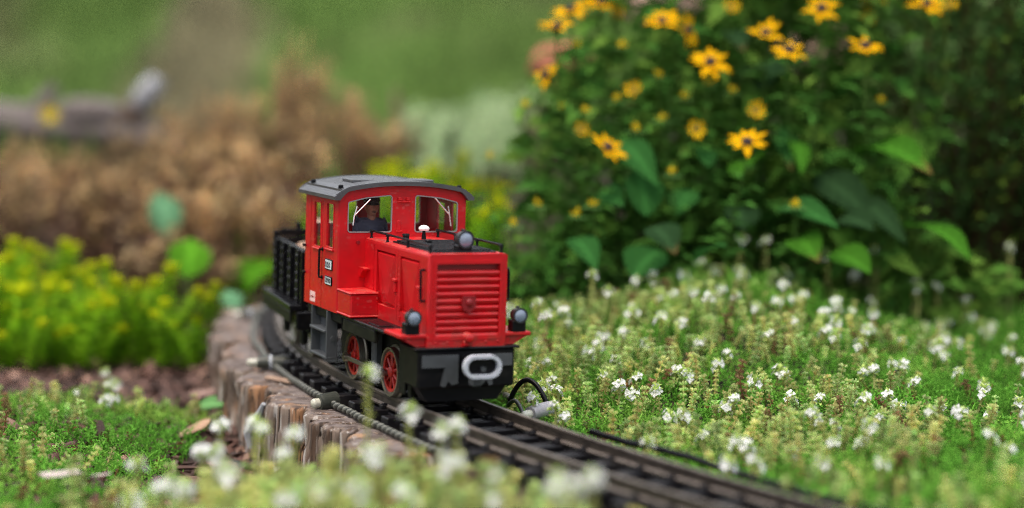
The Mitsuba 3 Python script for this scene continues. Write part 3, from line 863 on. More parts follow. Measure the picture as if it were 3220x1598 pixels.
SL = sleeper_mesh()
for s in np.arange(-0.592, 0.93, 0.0276):
    c, la, fw = line(s)
    put('sleeper', placer(la[0], fw[0], c[0])(SL), 'sleeper_plastic', track, False)

# ------------------------------------------------------------------ light strings along the line
def twisted(path, r=0.0012, pitch=0.0075, turns_r=0.00145):
    path = np.asarray(path, float)
    d = np.r_[0, np.cumsum(np.linalg.norm(np.diff(path, axis=0), axis=1))]
    n = int(d[-1] / 0.0011)
    t = np.linspace(0, d[-1], n)
    p = np.stack([np.interp(t, d, path[:, k]) for k in range(3)], 1)
    k = np.ones(9) / 9
    p = np.stack([np.convolve(np.pad(p[:, i], 4, 'edge'), k, 'valid') for i in range(3)], 1)
    tg = unit(np.gradient(p, axis=0))
    a = unit(np.cross(tg, [0, 0, 1.0]))
    b = np.cross(a, tg)
    out = []
    for ph in (0, math.pi):
        g = t / pitch * 2 * math.pi + ph
        out.append(tube(p + turns_r * (np.cos(g)[:, None] * a + np.sin(g)[:, None] * b), r, 6))
    return out


def along(s0, s1, u, z, n=60, wob=0.0015, seed=1):
    s = np.linspace(s0, s1, n)
    c, la, fw = line(s)
    uu = np.interp(s, u[0], u[1]) if isinstance(u, tuple) else u
    w = (meshkit.fbm(np.stack([s * 40, 0 * s + seed, 0 * s], 1), 2) - 0.5) * 2 * wob
    return c + la * (uu + w)[:, None] + np.array([0, 0, 1.0]) * z


string = thing('light_string', 'grey green twisted light string with dark bulb sockets left of the track', 'light string')
for m, wm in zip(twisted(along(-0.56, 0.16, (np.array([-0.6, -0.2, -0.1, 0.2]), np.array([-0.0445, -0.0445, -0.0435, -0.0425])), -0.0140)), ('cable_green', 'cable_pale')):
    put('wire', m, wm, string, True)


def lamp(tip, back, r, parent, ring=True, body='socket_green'):
    tip, back = np.asarray(tip, float), np.asarray(back, float)
    d = tip - back
    L = np.linalg.norm(d)
    sk = put('socket', turned([(0, 0), (0, r * 0.62), (0.06, r * 0.75), (0.1, r), (0.62, r), (0.66, r * 0.93), (0.74, r * 0.93), (0.74, r * 0.5), (0.74, 0)], back, d, 20), body, parent, 40)
    if ring:
        put('clip', turned([(0.40, r * 0.98), (0.40, r * 1.14), (0.46, r * 1.14), (0.46, r * 0.98)], back, d, 20), 'bumper_grey', sk, 40)
    put('bulb', turned([(0.70, 0), (0.70, r * 0.55), (0.9, r * 0.6), (0.97, r * 0.45), (1.0, 0)], back, d, 16), 'bulb_white', parent, 60)


lamp([-0.1205, 0.1375, -0.0118], [-0.0890, 0.1400, -0.0110], 0.0050, string)
lamp([-0.0560, -0.0150, -0.0140], [-0.0390, -0.0035, -0.0120], 0.0056, string, False)
lamp([-0.1705, 0.4060, -0.0120], [-0.1440, 0.4080, -0.0110], 0.0042, string)

string = thing('light_string', 'dark light string with a looped cable lying in the thyme right of the track', 'light string')
path = np.vstack([along(-0.08, 0.0, 0.052, -0.010, 30, seed=4), [[0.0634, 0.052, -0.012], [0.0680, 0.030, -0.010], [0.0720, 0.008, -0.009], [0.0745, -0.008, -0.008]]])
for m, wm in zip(twisted(path, 0.0012, 0.008), ('cable_green', 'cable_pale')):
    put('wire', m, wm, string, True)
t = np.linspace(0, 1, 40)
arc = np.stack([0.0735 + 0.0255 * t, -0.012 - 0.020 * t, -0.010 + 0.0175 * np.sin(math.pi * t ** 0.9) ** 0.8], 1)
put('wire', tube(arc, 0.0017, 8), 'black_plastic', string, True)
arc2 = np.stack([0.0725 + 0.010 * t, -0.020 - 0.032 * t, -0.010 + 0.006 * np.sin(math.pi * t)], 1)
put('wire', tube(arc2, 0.0014, 8), 'cable_green', string, True)
lamp([0.0815, -0.0640, -0.0085], [0.1010, -0.0385, -0.0070], 0.0048, string, False, 'socket_grey')
put('wire', tube(along(0.175, 0.56, (np.array([0.17, 0.26, 0.35, 0.6]), np.array([0.0465, 0.054, 0.052, 0.050])), -0.0045, 60, 0.004, 7), 0.0020, 8), 'black_plastic', string, True)

# ------------------------------------------------------------------ the red engine
loco = thing('diesel_locomotive', 'small bright red toy diesel engine with grey roof and black frame on the track', 'locomotive')
WC, LC, ZB = 0.0447, 0.0687, 0.0467
WH, LH, ZH = 0.0260, 0.1126, 0.0963


def part(name, mesh, bsdf, parent=None, smooth=35):
    return put(name, eng(mesh), bsdf, parent or loco, smooth)


def under(u):
    """Height of the underside of the cab roof."""
    a = np.abs(u)
    return np.where(a < 0.037, 0.1300 - 0.0034 * (a / 0.037) ** 2.2, 0.1266 - 0.0062 * ((a - 0.037) / 0.0077) ** 1.9)


us = np.r_[np.linspace(-0.0447, -0.037, 8), np.linspace(-0.034, 0.034, 15), np.linspace(0.037, 0.0447, 8)]
gable = sg.Polygon([(-WC, ZB), (WC, ZB)] + [(u, float(under(u))) for u in us[::-1]])
win = sg.Polygon([(8.0, 99.4), (38.4, 99.4), (38.4, 119.3), (26, 122.2), (8.0, 124.0)]).buffer(-2).buffer(2)
win = sg.Polygon([(x / 1000, z / 1000) for x, z in win.exterior.coords])
mwin = sg.Polygon([(-x, z) for x, z in win.exterior.coords])
outer = m3.CrossSection([[(-WC + 0.0012, -LC + 0.0012), (WC - 0.0012, -LC + 0.0012), (WC - 0.0012, -0.0012), (-WC + 0.0012, -0.0012)]]).offset(0.0012, m3.JoinType.Round, 2.0, 16)
cab = m3.Manifold.extrude(outer, 0.1)
cab = cab.translate((0, 0, ZB - 0.0005)) ^ mf(slab(gable, -0.1, 0.05))
inner_g = gable.buffer(-0.0016, join_style=2)
cab = cab - mf(slab(inner_g, -LC + 0.0016, -0.0016))
for w_ in (win, mwin):
    cab = cab - mf(slab(w_, -0.1, 0.05))
SIDE_WINS = [(-0.0490, 0.0862, -0.0350, 0.1165), (-0.0232, 0.0878, -0.0092, 0.1174)]
for a in SIDE_WINS:
    cab = cab - mf(slab(rrect(*a, 0.0012), -0.06, 0.06, 'vz'))
for vg in (-0.0560, -0.0318):       # door seams
    for sd in (-1, 1):
        cab = cab - mf(box([sd * (WC - 0.0006), vg - 0.0005, ZB - 0.01], [sd * (WC + 0.001), vg + 0.0005, 0.118]))
cab = cab - mf(box([-0.0257, -0.003, 0.03], [0.0257, 0.003, 0.0958]))
body = part('cab', cab, 'red_paint', smooth=32)
part('floor', box([-WC + 0.002, -LC + 0.002, ZB], [WC - 0.002, -0.002, ZB + 0.002]), 'cab_inside', body)
part('control_desk', box([-WC + 0.0035, -0.0120, ZB + 0.003], [WC - 0.0035, -0.0030, 0.094], 0.002), 'cab_inside', body)
part('engine_casing', box([-0.013, -0.0670, ZB + 0.003], [0.013, -0.054, 0.092], 0.001), 'cab_inside', body)
for nm, w_, sgn in (('front_window', mwin, -1), ('front_window', win, 1)):
    k = part(nm, sheet(w_.buffer(0.0001), -0.0010), 'window_glass', body, False)
    ring = w_.buffer(0.0001).difference(w_.buffer(-0.0006))
    part('trim', slab(ring, -0.0007, 0.0004), 'trim_grey', k)
    kb = part('rear_window', sheet(w_.buffer(0.0001), -LC + 0.0010), 'window_glass', body, False)
    part('trim', slab(ring, -LC - 0.0004, -LC + 0.0006), 'trim_grey', kb)
for sd in (-1, 1):
    for a in SIDE_WINS:
        lo, hi = sorted((sd * (WC - 0.0012), sd * (WC - 0.0010)))
        rr = rrect(*a, 0.0012)
        k = part('side_window', sheet(rr.buffer(0.0001), lo, 'vz'), 'window_glass', body, False)
        lo, hi = sorted((sd * (WC - 0.0010), sd * (WC + 0.0003)))
        part('trim', slab(rr.buffer(0.0005).difference(rr.buffer(-0.0005)), lo, hi, 'vz'), 'red_paint', k)
        part('sill', box([sd * (WC - 0.0002), a[0] - 0.0012, a[1] - 0.0016], [sd * (WC + 0.0014), a[2] + 0.0012, a[1] - 0.0004], 0.0003), 'red_paint', k)
    # grab rail of the door and its hinges
    u0, u1 = sd * (WC - 0.0003), sd * (WC + 0.0024)
    part('door_handrail', cat([tube([[u0, -0.0300, 0.0858], [u1, -0.0300, 0.0858], [u1, -0.0304, 0.0840], [u1, -0.0304, 0.0690], [u1, -0.0300, 0.0672], [u0, -0.0300, 0.0672]], 0.00075, 8)] + [rod([u0, -0.0300, z], [u0 + sd * 0.0010, -0.0300, z], 0.0013) for z in (0.0858, 0.0672)]), 'black_plastic', body)
    for z in (0.0852, 0.0669):
        part('hinge', rod([sd * (WC - 0.0004), -0.0662, z], [sd * (WC + 0.0022), -0.0662, z], 0.0010), 'black_plastic', body)


def lettering(text, h, v0, z0, bsdf, parent):
    m = meshkit.text_mesh(text, h, 0.00025, True)
    p = m.vertices.copy()
    m.vertices = np.stack([-(WC + 0.00085) - p[:, 2], v0 + p[:, 0], z0 + p[:, 1]], 1)
    return part('lettering', fixed(m), bsdf, parent, False)


for txt, (v0, z0, v1, z1), h in (('D10', (-0.0230, 0.0735, -0.0092, 0.0805), 0.0034), ('2090', (-0.0228, 0.0634, -0.0098, 0.0692), 0.0030)):
    k = part('number_plate', box([-WC - 0.0008, v0, z0], [-WC + 0.0002, v1, z1], 0.0002), 'black_plastic')
    part('plate_face', box([-WC - 0.00085, v0 + 0.0006, z0 + 0.0006], [-WC - 0.0001, v1 - 0.0006, z1 - 0.0006]), 'plate_white', k)
    lettering(txt, h, v0 + 0.0014, z0 + 0.0017, 'step_grey', k)
k = part('notice_panel', box([-WC - 0.0003, -0.0545, 0.0488], [-WC + 0.0002, -0.0440, 0.0555]), 'label_pink')
part('emblem', cat([rod([-WC - 0.0002, -0.0490, 0.0522], [-WC - 0.0006, -0.0490, 0.0522], 0.0008), box([-WC - 0.0005, -0.0535, 0.0518], [-WC - 0.0002, -0.0450, 0.0523])]), 'crest_red', k)

# roof
ur = np.r_[np.linspace(-0.0487, -0.037, 9), np.linspace(-0.033, 0.033, 17), np.linspace(0.037, 0.0487, 9)]


def over(u):
    a = np.abs(u)
    return np.where(a < 0.035, 0.1325 - 0.0030 * (a / 0.035) ** 2.2, 0.1295 - 0.0066 * ((a - 0.035) / 0.0137) ** 1.7)


top = [(u, float(over(u))) for u in ur]
bot = [(-0.0487, 0.1206), (-0.0449, 0.1206)] + [(u, float(under(u)) + 0.0001) for u in us] + [(0.0449, 0.1206), (0.0487, 0.1206)]
roof = part('roof', slab(sg.Polygon(top[::-1] + bot).buffer(0), -LC - 0.0036, 0.0036), 'roof_grey', smooth=28)
rib = [(u, float(over(u)) + 0.0004) for u in ur[1:-1]]
for v0 in (-LC - 0.0030, 0.0016):
    part('roof_rim', slab(sg.Polygon([(u, float(over(u)) - 0.0004) for u in ur[1:-1]] + rib[::-1]), v0, v0 + 0.0014), 'roof_grey', roof, 28)
for u, v, sx, sy in ((-0.021, -0.030, 0.008, 0.010), (0.021, -0.030, 0.008, 0.010)):
    part('roof_hatch', box([u - sx, v - sy, float(over(u)) - 0.001], [u + sx, v + sy, float(over(u)) + 0.0010], 0.0004), 'roof_grey', roof)
for su in (-1, 1):
    part('rain_gutter', box([su * 0.0440, -LC - 0.001, 0.1262], [su * 0.0432, 0.001, 0.1276]), 'roof_grey', roof)
    for v in (-LC + 0.006, -0.006):
        part('lifting_eye', box([su * 0.0415 - 0.0016, v - 0.0009, 0.1262], [su * 0.0415 + 0.0016, v + 0.0009, 0.1300], 0.0005), 'black_plastic', roof)
part('lamp_bracket', cat([box([-0.0046, -0.0005, 0.1190], [0.0046, 0.0016, 0.1200], 0.0003), box([-0.0042, -0.0005, 0.1200], [-0.0014, 0.0014, 0.1224], 0.0004), box([0.0016, -0.0005, 0.1200], [0.0044, 0.0014, 0.1224], 0.0004)]), 'red_paint', body)
part('lamp_bracket', cat([box([-0.0052, -0.0005, 0.0996], [-0.0006, 0.0013, 0.1006], 0.0003), box([-0.0044, -0.0005, 0.1006], [-0.0018, 0.0009, 0.1072], 0.0004)]), 'red_paint', body)
part('bolt', rod([-0.0310, -0.0003, 0.0930], [-0.0310, 0.0008, 0.0930], 0.0012), 'crest_red', body)
for sgn in (-1, 1):
    e = sgn
    q = [(-0.0236, 0.1212), (-0.0345, 0.1105), (-0.0352, 0.1042)] if sgn < 0 else [(0.0215, 0.1222), (0.0320, 0.1110), (0.0332, 0.1035)]
    q2 = [(-0.0327, 0.1168), (-0.0345, 0.1105)] if sgn < 0 else [(0.0308, 0.1168), (0.0320, 0.1110)]
    k = part('wiper', tube([[u, 0.0014, z] for u, z in q], 0.00055, 7), 'silver', body)
    part('arm', tube([[u, 0.0017, z] for u, z in q2], 0.0004, 6), 'silver', k)

# bonnet
hood = m3.Manifold.extrude(m3.CrossSection([[(-WH + 0.0014, 0.0), (WH - 0.0014, 0.0), (WH - 0.0014, LH - 0.0014), (-WH + 0.0014, LH - 0.0014)]]).offset(0.0014, m3.JoinType.Round, 2.0, 20), 0.06).translate((0, 0, ZB - 0.007))
crown = sg.Polygon([(-WH, 0.03), (WH, 0.03), (WH, ZH - 0.0022), (WH - 0.0006, ZH - 0.0009), (WH - 0.0022, ZH), (-WH + 0.0022, ZH), (-WH + 0.0006, ZH - 0.0009), (-WH, ZH - 0.0022)])
hood = hood ^ mf(slab(crown, -0.01, 0.12))
hood = hood - mf(box([-0.0206, LH - 0.0042, 0.0462], [0.0206, LH + 0.01, 0.0902], 0.0))
DOORS = [(0.0215, 0.0580), (0.0640, 0.0995)]
for sd in (-1, 1):
    for v0, v1 in DOORS:
        hood = hood - mf(box([sd * (WH - 0.0030), v0 + 0.0012, 0.0560], [sd * (WH + 0.01), v1 - 0.0012, 0.0906]))
    hood = hood - mf(box([sd * (WH - 0.0005), 0.0602, 0.0500], [sd * (WH + 0.01), 0.0610, 0.0930]))
    hood = hood - mf(box([sd * (WH - 0.0005), 0.0170, 0.0500], [sd * (WH + 0.01), 0.0178, 0.0930]))
hood_k = part('bonnet', hood, 'red_paint', smooth=32)
for sd in (-1, 1):
    for v0, v1 in DOORS:
        a, b, z0, z1 = v0 + 0.0016, v1 - 0.0016, 0.0564, 0.0902
        ui, uo = sd * (WH - 0.0030), sd * (WH + 0.0003)
        P = np.array([[ui, a, z1], [ui, b, z1], [ui, a, z0], [ui, b, z0], [uo, a + 0.0022, z1 - 0.0016], [uo, b - 0.0022, z1 - 0.0016], [uo, (a + b) / 2 + 0.004, z0 + 0.003], [ui + sd * 0.0002, a + 0.0005, z0 + 0.0005], [ui + sd * 0.0002, b - 0.0005, z0 + 0.0005]])
        F_ = [[0, 1, 5], [0, 5, 4], [4, 5, 6], [0, 4, 7], [4, 6, 7], [5, 1, 8], [5, 8, 6], [6, 8, 7], [0, 7, 2], [1, 3, 8], [7, 8, 3], [7, 3, 2]]
        m = trimesh.Trimesh(P, F_, process=False)
        if sd < 0:
            m.invert()
        k = part('door', m, 'red_paint', hood_k, False)
        part('latch', cat([box([sd * (WH - 0.0004), b - 0.0005, 0.0735], [sd * (WH + 0.0022), b + 0.0042, 0.0758], 0.0006), box([sd * (WH - 0.0004), b + 0.0008, 0.0668], [sd * (WH + 0.0016), b + 0.0034, 0.0738], 0.0006)]), 'red_paint', k)
        for vv in (a + 0.001,):
            part('hinge', rod([sd * (WH + 0.0005), vv, 0.0575], [sd * (WH + 0.0005), vv, 0.0602], 0.0010), 'red_paint', k)
            part('hinge', rod([sd * (WH + 0.0005), vv, 0.0505], [sd * (WH + 0.0005), vv, 0.0530], 0.0010), 'red_paint', k)
    # front grab handle
    u0, u1 = sd * (WH - 0.0004), sd * (WH + 0.0028)
    part('front_handrail', tube([[u0, 0.1070, 0.0862], [u1, 0.1070, 0.0862], [u1, 0.1072, 0.0840], [u1, 0.1076, 0.0700], [u1, 0.1078, 0.0676], [u0, 0.1078, 0.0676]], 0.0009, 8), 'black_plastic')
    # rail along the bonnet top
    pts = [[sd * 0.0232, 0.0015, 0.1010], [sd * 0.0232, 0.1085, 0.1010]]
    k = part('top_handrail', tube(pts, 0.00075, 8), 'black_plastic')
    for v in (0.004, 0.034, 0.070, 0.1075):
        part('post', turned([(0, 0), (0, 0.0012), (0.3, 0.0008), (0.8, 0.0008), (0.85, 0.0013), (1.1, 0.0011), (1.15, 0)], [sd * 0.0232, v, ZH - 0.0004], [0, 0, 0.0046], 10), 'black_plastic', k)
# grille: frame and louvres
gr = part('grille', cat([box([-0.0206, LH - 0.0044, 0.0462], [0.0206, LH - 0.0036, 0.0902])]), 'crest_red')
for i in range(10):
    zt = 0.0858 - i * 0.00424
    pf = sg.Polygon([(LH - 0.0038, zt - 0.0039), (LH - 0.0018, zt - 0.0037), (LH - 0.0005, zt - 0.0024), (LH - 0.0001, zt - 0.0011), (LH - 0.0006, zt - 0.0001), (LH - 0.0022, zt + 0.0005), (LH - 0.0038, zt + 0.0003)])
    part('louvre', slab(pf, -0.0204, 0.0204, 'vz'), 'red_paint', gr, 25)
fr = sg.box(-0.0226, 0.0442, 0.0226, 0.0922).difference(sg.box(-0.0206, 0.0462, 0.0206, 0.0902))
part('rim', slab(fr, LH - 0.0003, LH + 0.0005), 'red_paint', gr)
cr = sg.Polygon([(-0.0036, 0.0705), (0.0036, 0.0705), (0.0040, 0.0660), (0.0028, 0.0628), (0, 0.0614), (-0.0028, 0.0628), (-0.0040, 0.0660)]).buffer(0.0006, 4)
k = part('crest', slab(cr, LH - 0.0002, LH + 0.0018), 'crest_red', gr)
part('boss', ball([0.0003, LH + 0.0018, 0.0668], 0.0022, 2, (1, 0.6, 1.2)), 'crest_red', k)
k = part('tow_knob', turned([(0, 0), (0, 0.0032), (0.25, 0.0036), (0.55, 0.0022), (0.62, 0.0028), (0.9, 0.0030), (1.05, 0.0024), (1.12, 0)], [0.0003, LH - 0.0020, 0.0452], [0, 0.0062, 0.0004], 20), 'red_paint', smooth=50)
part('base', box([-0.0026, LH - 0.0025, 0.0402], [0.0032, LH + 0.0016, 0.0436], 0.0006), 'red_paint', k)
# bonnet top plate, horn, lamps
pl_ = part('top_plate', box([-0.0205, 0.036, ZH - 0.0002], [0.0205, 0.1065, ZH + 0.0009], 0.0004), 'black_plastic')
for i in range(12):
    v = 0.039 + i * 0.0055
    part('slat', box([-0.0190, v, ZH + 0.0008], [0.0190, v + 0.0026, ZH + 0.0018], 0.0004), 'black_plastic', pl_)
k = part('horn', turned([(0, 0), (0, 0.0016), (0.5, 0.0010), (0.62, 0.0012), (0.66, 0)], [0.0075, 0.0185, ZH - 0.0003], [0, 0, 0.011], 16), 'black_plastic')
part('horn_cap', turned([(0, 0), (0, 0.0030), (0.3, 0.0036), (0.6, 0.0033), (0.85, 0.0019), (0.98, 0)], [0.0075, 0.0185, ZH + 0.0058], [0, 0, 0.0038], 24), 'white_plastic', k, 60)
for u, v, h in ((-0.008, 0.0265, 0.0042), (0.010, 0.0700, 0.0036), (0.0055, 0.088, 0.0030), (-0.004, 0.056, 0.0030)):
    part('filler_cap', turned([(0, 0), (0, 0.0022), (0.7, 0.0020), (0.75, 0.0026), (1, 0.0022), (1.05, 0)], [u, v, ZH + 0.0004], [0, 0, h], 14), 'black_plastic')


def headlight(u, v0, z, r, L, base):
    k = part('headlight', turned([(0, 0), (0.02, r * 0.5), (0.12, r * 0.86), (0.3, r * 0.98), (0.85, r * 1.02), (0.87, r * 1.12), (1.0, r * 1.12), (1.0, r * 0.93), (0.93, r * 0.9), (0.93, 0)], [u, v0, z], [0, L, 0], 28), 'lens_rim', smooth=40)
    part('lens', turned([(0, r * 0.91), (0.05, r * 0.91), (0.6, r * 0.62), (1.0, 0)], [u, v0 + L * 0.93, z], [0, 0.0016, 0], 28), 'lens_glass', k, 60)
    part('mount', box(*base, 0.0008), 'black_plastic', k)
    part('cap', rod([u, v0 + L * 0.45, z + r * 0.9], [u, v0 + L * 0.45, z + r * 1.25], r * 0.28), 'lens_rim', k)


headlight(0.0012, 0.0945, 0.1040, 0.0049, 0.0100, ([-0.0035, 0.0950, ZH], [0.0058, 0.1035, 0.1008]))
headlight(-0.0346, 0.1045, 0.0580, 0.0043, 0.0090, ([-0.0392, 0.1035, 0.0474], [-0.0302, 0.1120, 0.0550]))
headlight(0.0350, 0.1045, 0.0580, 0.0043, 0.0090, ([0.0306, 0.1035, 0.0474], [0.0396, 0.1120, 0.0550]))

# sandboxes, brackets, running boards
for sd in (-1, 1):
    k = part('sandbox', box([sd * 0.0252, 0.0002, 0.0472], [sd * (WC - 0.0004), 0.0262, 0.0622], 0.0010), 'red_paint')
    part('lid', box([sd * 0.0252, -0.0002, 0.0618], [sd * (WC + 0.0004), 0.0270, 0.0634], 0.0007), 'red_paint', k)
    part('lip', box([sd * 0.0252, -0.0002, 0.0470], [sd * (WC + 0.0002), 0.0268, 0.0486], 0.0006), 'red_paint', k)
    pf = sg.Polygon([(0.0, 0.0770), (0.0115, 0.0770), (0.0115, 0.0760), (0.0075, 0.0755), (0.0010, 0.0700), (0.0, 0.0700)])
    lo, hi = sorted((sd * 0.0255, sd * 0.0300))
    part('lamp_shelf', slab(pf, lo, hi, 'vz'), 'red_paint')
    rb = part('running_board', box([sd * 0.0250, 0.0002, 0.0446], [sd * 0.0430, 0.0838, 0.0468], 0.0006), 'black_plastic')
    part('valance', box([sd * 0.0395, 0.0060, 0.0365], [sd * 0.0424, 0.0660, 0.0447], 0.0008), 'frame_dark', rb)
    part('tread_plate', box([sd * 0.0300, 0.0480, 0.0467], [sd * 0.0400, 0.0670, 0.0474], 0.0003), 'black_plastic', rb)
fp = part('footplate', box([-0.0430, 0.0842, 0.0456], [-0.0262, 0.1112, 0.0480], 0.0005), 'red_paint')
part('footplate', box([0.0262, 0.0842, 0.0456], [0.0430, 0.1112, 0.0480], 0.0005), 'red_paint')
fas = sg.Polygon([(-0.0424, 0.0458), (-0.0318, 0.0402), (0.0318, 0.0402), (0.0424, 0.0458)])
part('fascia', slab(fas, 0.0850, 0.1098), 'red_paint', fp)
part('lip', box([-0.0430, 0.1094, 0.0456], [0.0430, 0.1120, 0.0480], 0.0005), 'red_paint', fp)
for u in (-0.0205, -0.0125, 0.0125, 0.0205):
    part('rivet', ball([u, LH, 0.0428], 0.0008, 1), 'red_paint', fp)
# frame, buffer beam, coupling
part('frame', cat([box([-0.0190, -0.0640, 0.0100], [0.0190, 0.1040, 0.0400], 0.001), box([-0.0420, -0.0672, 0.0395], [0.0420, 0.0020, 0.0466], 0.001)]), 'frame_dark')
bb = part('buffer_beam', cat([box([-0.0318, 0.0900, 0.0150], [0.0318, 0.1138, 0.0384], 0.0012), box([-0.0345, 0.0880, 0.0383], [0.0345, 0.1146, 0.0399], 0.0005)]), 'black_plastic')
gp = [(-0.0294, 0.0354), (-0.0060, 0.0354), (-0.0060, 0.0180), (-0.0100, 0.0172), (-0.0125, 0.0196), (-0.0146, 0.0160), (-0.0170, 0.0168), (-0.0146, 0.0280), (-0.0294, 0.0280)]
for sd in (1, -1):
    part('beam_plate', slab(sg.Polygon([(sd * a, b) for a, b in gp]), 0.1134, 0.1152), 'step_grey', bb)
part('plough', slab(sg.Polygon([(-0.0290, 0.0150), (0.0290, 0.0150), (0.0230, 0.0062), (-0.0230, 0.0062)]), 0.0960, 0.1080), 'black_plastic')
oval = sg.LineString([(-0.0050, 0.0315), (0.0050, 0.0315)]).buffer(0.0070, 16)
cp = part('coupling', slab(oval.difference(sg.LineString([(-0.0050, 0.0315), (0.0050, 0.0315)]).buffer(0.0049, 16)), 0.1352, 0.1392), 'bumper_grey')
part('dish', slab(oval.buffer(-0.0020), 0.1322, 0.1350), 'black_plastic', cp)
part('shank', box([-0.0040, 0.1130, 0.0270], [0.0040, 0.1330, 0.0350], 0.001), 'black_plastic', cp)
part('pin', rod([0.0010, 0.1330, 0.0298], [0.0010, 0.1372, 0.0298], 0.0016), 'step_grey', cp)
part('hook', box([-0.0028, 0.1230, 0.0180], [0.0042, 0.1290, 0.0260], 0.001), 'step_grey', cp)
rc = part('coupling', slab(oval.difference(sg.LineString([(-0.0050, 0.0315), (0.0050, 0.0315)]).buffer(0.0049, 16)), -0.0850, -0.0812), 'step_grey')
part('shank', box([-0.0040, -0.0815, 0.0270], [0.0040, -0.0660, 0.0350], 0.001), 'black_plastic', rc)
# cab steps
for sd in (-1, 1):
    def sb(u0, u1, v0, v1, z0, z1):
        return box([sd * u0, v0, z0], [sd * u1, v1, z1], 0.0004)
    k = part('cab_step', cat([sb(0.0372, 0.0384, -0.0520, -0.0180, 0.0140, 0.0462), sb(0.0372, 0.0447, -0.0520, -0.0506, 0.0140, 0.0462), sb(0.0372, 0.0450, -0.0198, -0.0182, 0.0140, 0.0462), sb(0.0372, 0.0450, -0.0522, -0.0180, 0.0138, 0.0156)]), 'step_grey')
    part('tread', sb(0.0374, 0.0462, -0.0505, -0.0199, 0.0312, 0.0330), 'step_grey', k)
    part('bolt', rod([sd * 0.0405, -0.0183, 0.0275], [sd * 0.0405, -0.0172, 0.0275], 0.0016), 'step_grey', k)
# wheels with rims, spokes and rods
R_ = 0.0158
for sd in (-1, 1):
    for vi, v in enumerate((-0.0180, 0.0515)):
        o = [sd * 0.0215, v, R_ + 0.0001]
        ax = [sd * 0.0052, 0, 0]
        wk = part('wheel', turned([(0.0, R_ * 0.80), (0.0, R_ * 1.10), (0.18, R_ * 1.10), (0.30, R_), (1.0, R_ * 0.985), (1.0, R_ * 0.90), (0.72, R_ * 0.86), (0.72, R_ * 0.80), (0.0, R_ * 0.80)], o, ax, 40), 'steel_dark', smooth=35)
        part('rim', turned([(0.35, R_ * 0.81), (0.35, R_ * 0.70), (0.80, R_ * 0.70), (0.84, R_ * 0.81), (0.35, R_ * 0.81)], o, ax, 40), 'red_plain', wk)
        sp = []
        for j in range(9):
            a = j * 2 * math.pi / 9 + 0.3
            d = np.array([0, math.cos(a), math.sin(a)])
            c = np.array([sd * 0.0215 + sd * 0.0028, v, R_])
            sp.append(rod(c + d * 0.003, c + d * R_ * 0.73, 0.0011, 0.0009, 6))
        a0 = 3.5
        part('spokes', cat(sp), 'red_plain', wk)
        part('hub', turned([(0.2, 0), (0.2, 0.0038), (0.85, 0.0036), (1.0, 0.0026), (1.05, 0)], o, ax, 20), 'red_plain', wk)
        part('back_disc', turned([(0.15, 0), (0.15, R_ * 0.8), (0.25, R_ * 0.8), (0.25, 0)], o, ax, 24), 'black_plastic', wk)
        if vi == 0:
            part('counterweight', slab(sg.Polygon([(v + math.cos(t) * R_ * 0.79, R_ + math.sin(t) * R_ * 0.79) for t in np.linspace(-0.6, 1.1, 12)]), *sorted((sd * 0.0232, sd * 0.0262)), 'vz'), 'red_plain', wk)
        pv, pz = v - 0.0062, R_ - 0.0016
        part('crank_pin', rod([sd * 0.0240, pv, pz], [sd * 0.0312, pv, pz], 0.0017), 'steel_dark', wk)
    vr = [(-0.0180 - 0.0062), (0.0515 - 0.0062)]
    part('coupling_rod', cat([box([sd * 0.0284, vr[0], R_ - 0.0032], [sd * 0.0298, vr[1], R_ - 0.0001], 0.0004)] + [rod([sd * 0.0280, x, R_ - 0.0016], [sd * 0.0304, x, R_ - 0.0016], 0.0032, n=18) for x in vr]), 'steel_dark')
    part('brake_shoe', box([sd * 0.0200, 0.0130, 0.0100], [sd * 0.0250, 0.0220, 0.0365], 0.0008), 'step_grey')
    part('guard_iron', box([sd * 0.0205, 0.0760, 0.0040], [sd * 0.0235, 0.0830, 0.0330], 0.0008), 'frame_dark')
    part('axle_frame', box([sd * 0.0296, 0.0800, 0.0080], [sd * 0.0310, 0.0905, 0.0380], 0.0005), 'frame_dark')

# ------------------------------------------------------------------ the driver in the cab
drv = thing('person', 'driver figure in dark cap and dark blue coat at the left cab window', 'person')
H0, u0, v0 = 0.0489, -0.0155, -0.0205


def limb(chain):
    out = []
    for (p, r), (q, s) in zip(chain[:-1], chain[1:]):
        out.append(m3.Manifold.batch_hull([m3.Manifold.sphere(r, 16).translate(tuple(p)), m3.Manifold.sphere(s, 16).translate(tuple(q))]) if hasattr(m3.Manifold, 'batch_hull') else None)
    return out


def hullof(*balls):
    pts = []
    for p, r in balls:
        pts.append(trimesh.creation.icosphere(2, r).vertices + np.asarray(p))
    return mf(trimesh.convex.convex_hull(np.vstack(pts)))


def P_(u, v, z):
    return np.array([u0 + u, v0 + v, H0 + z])


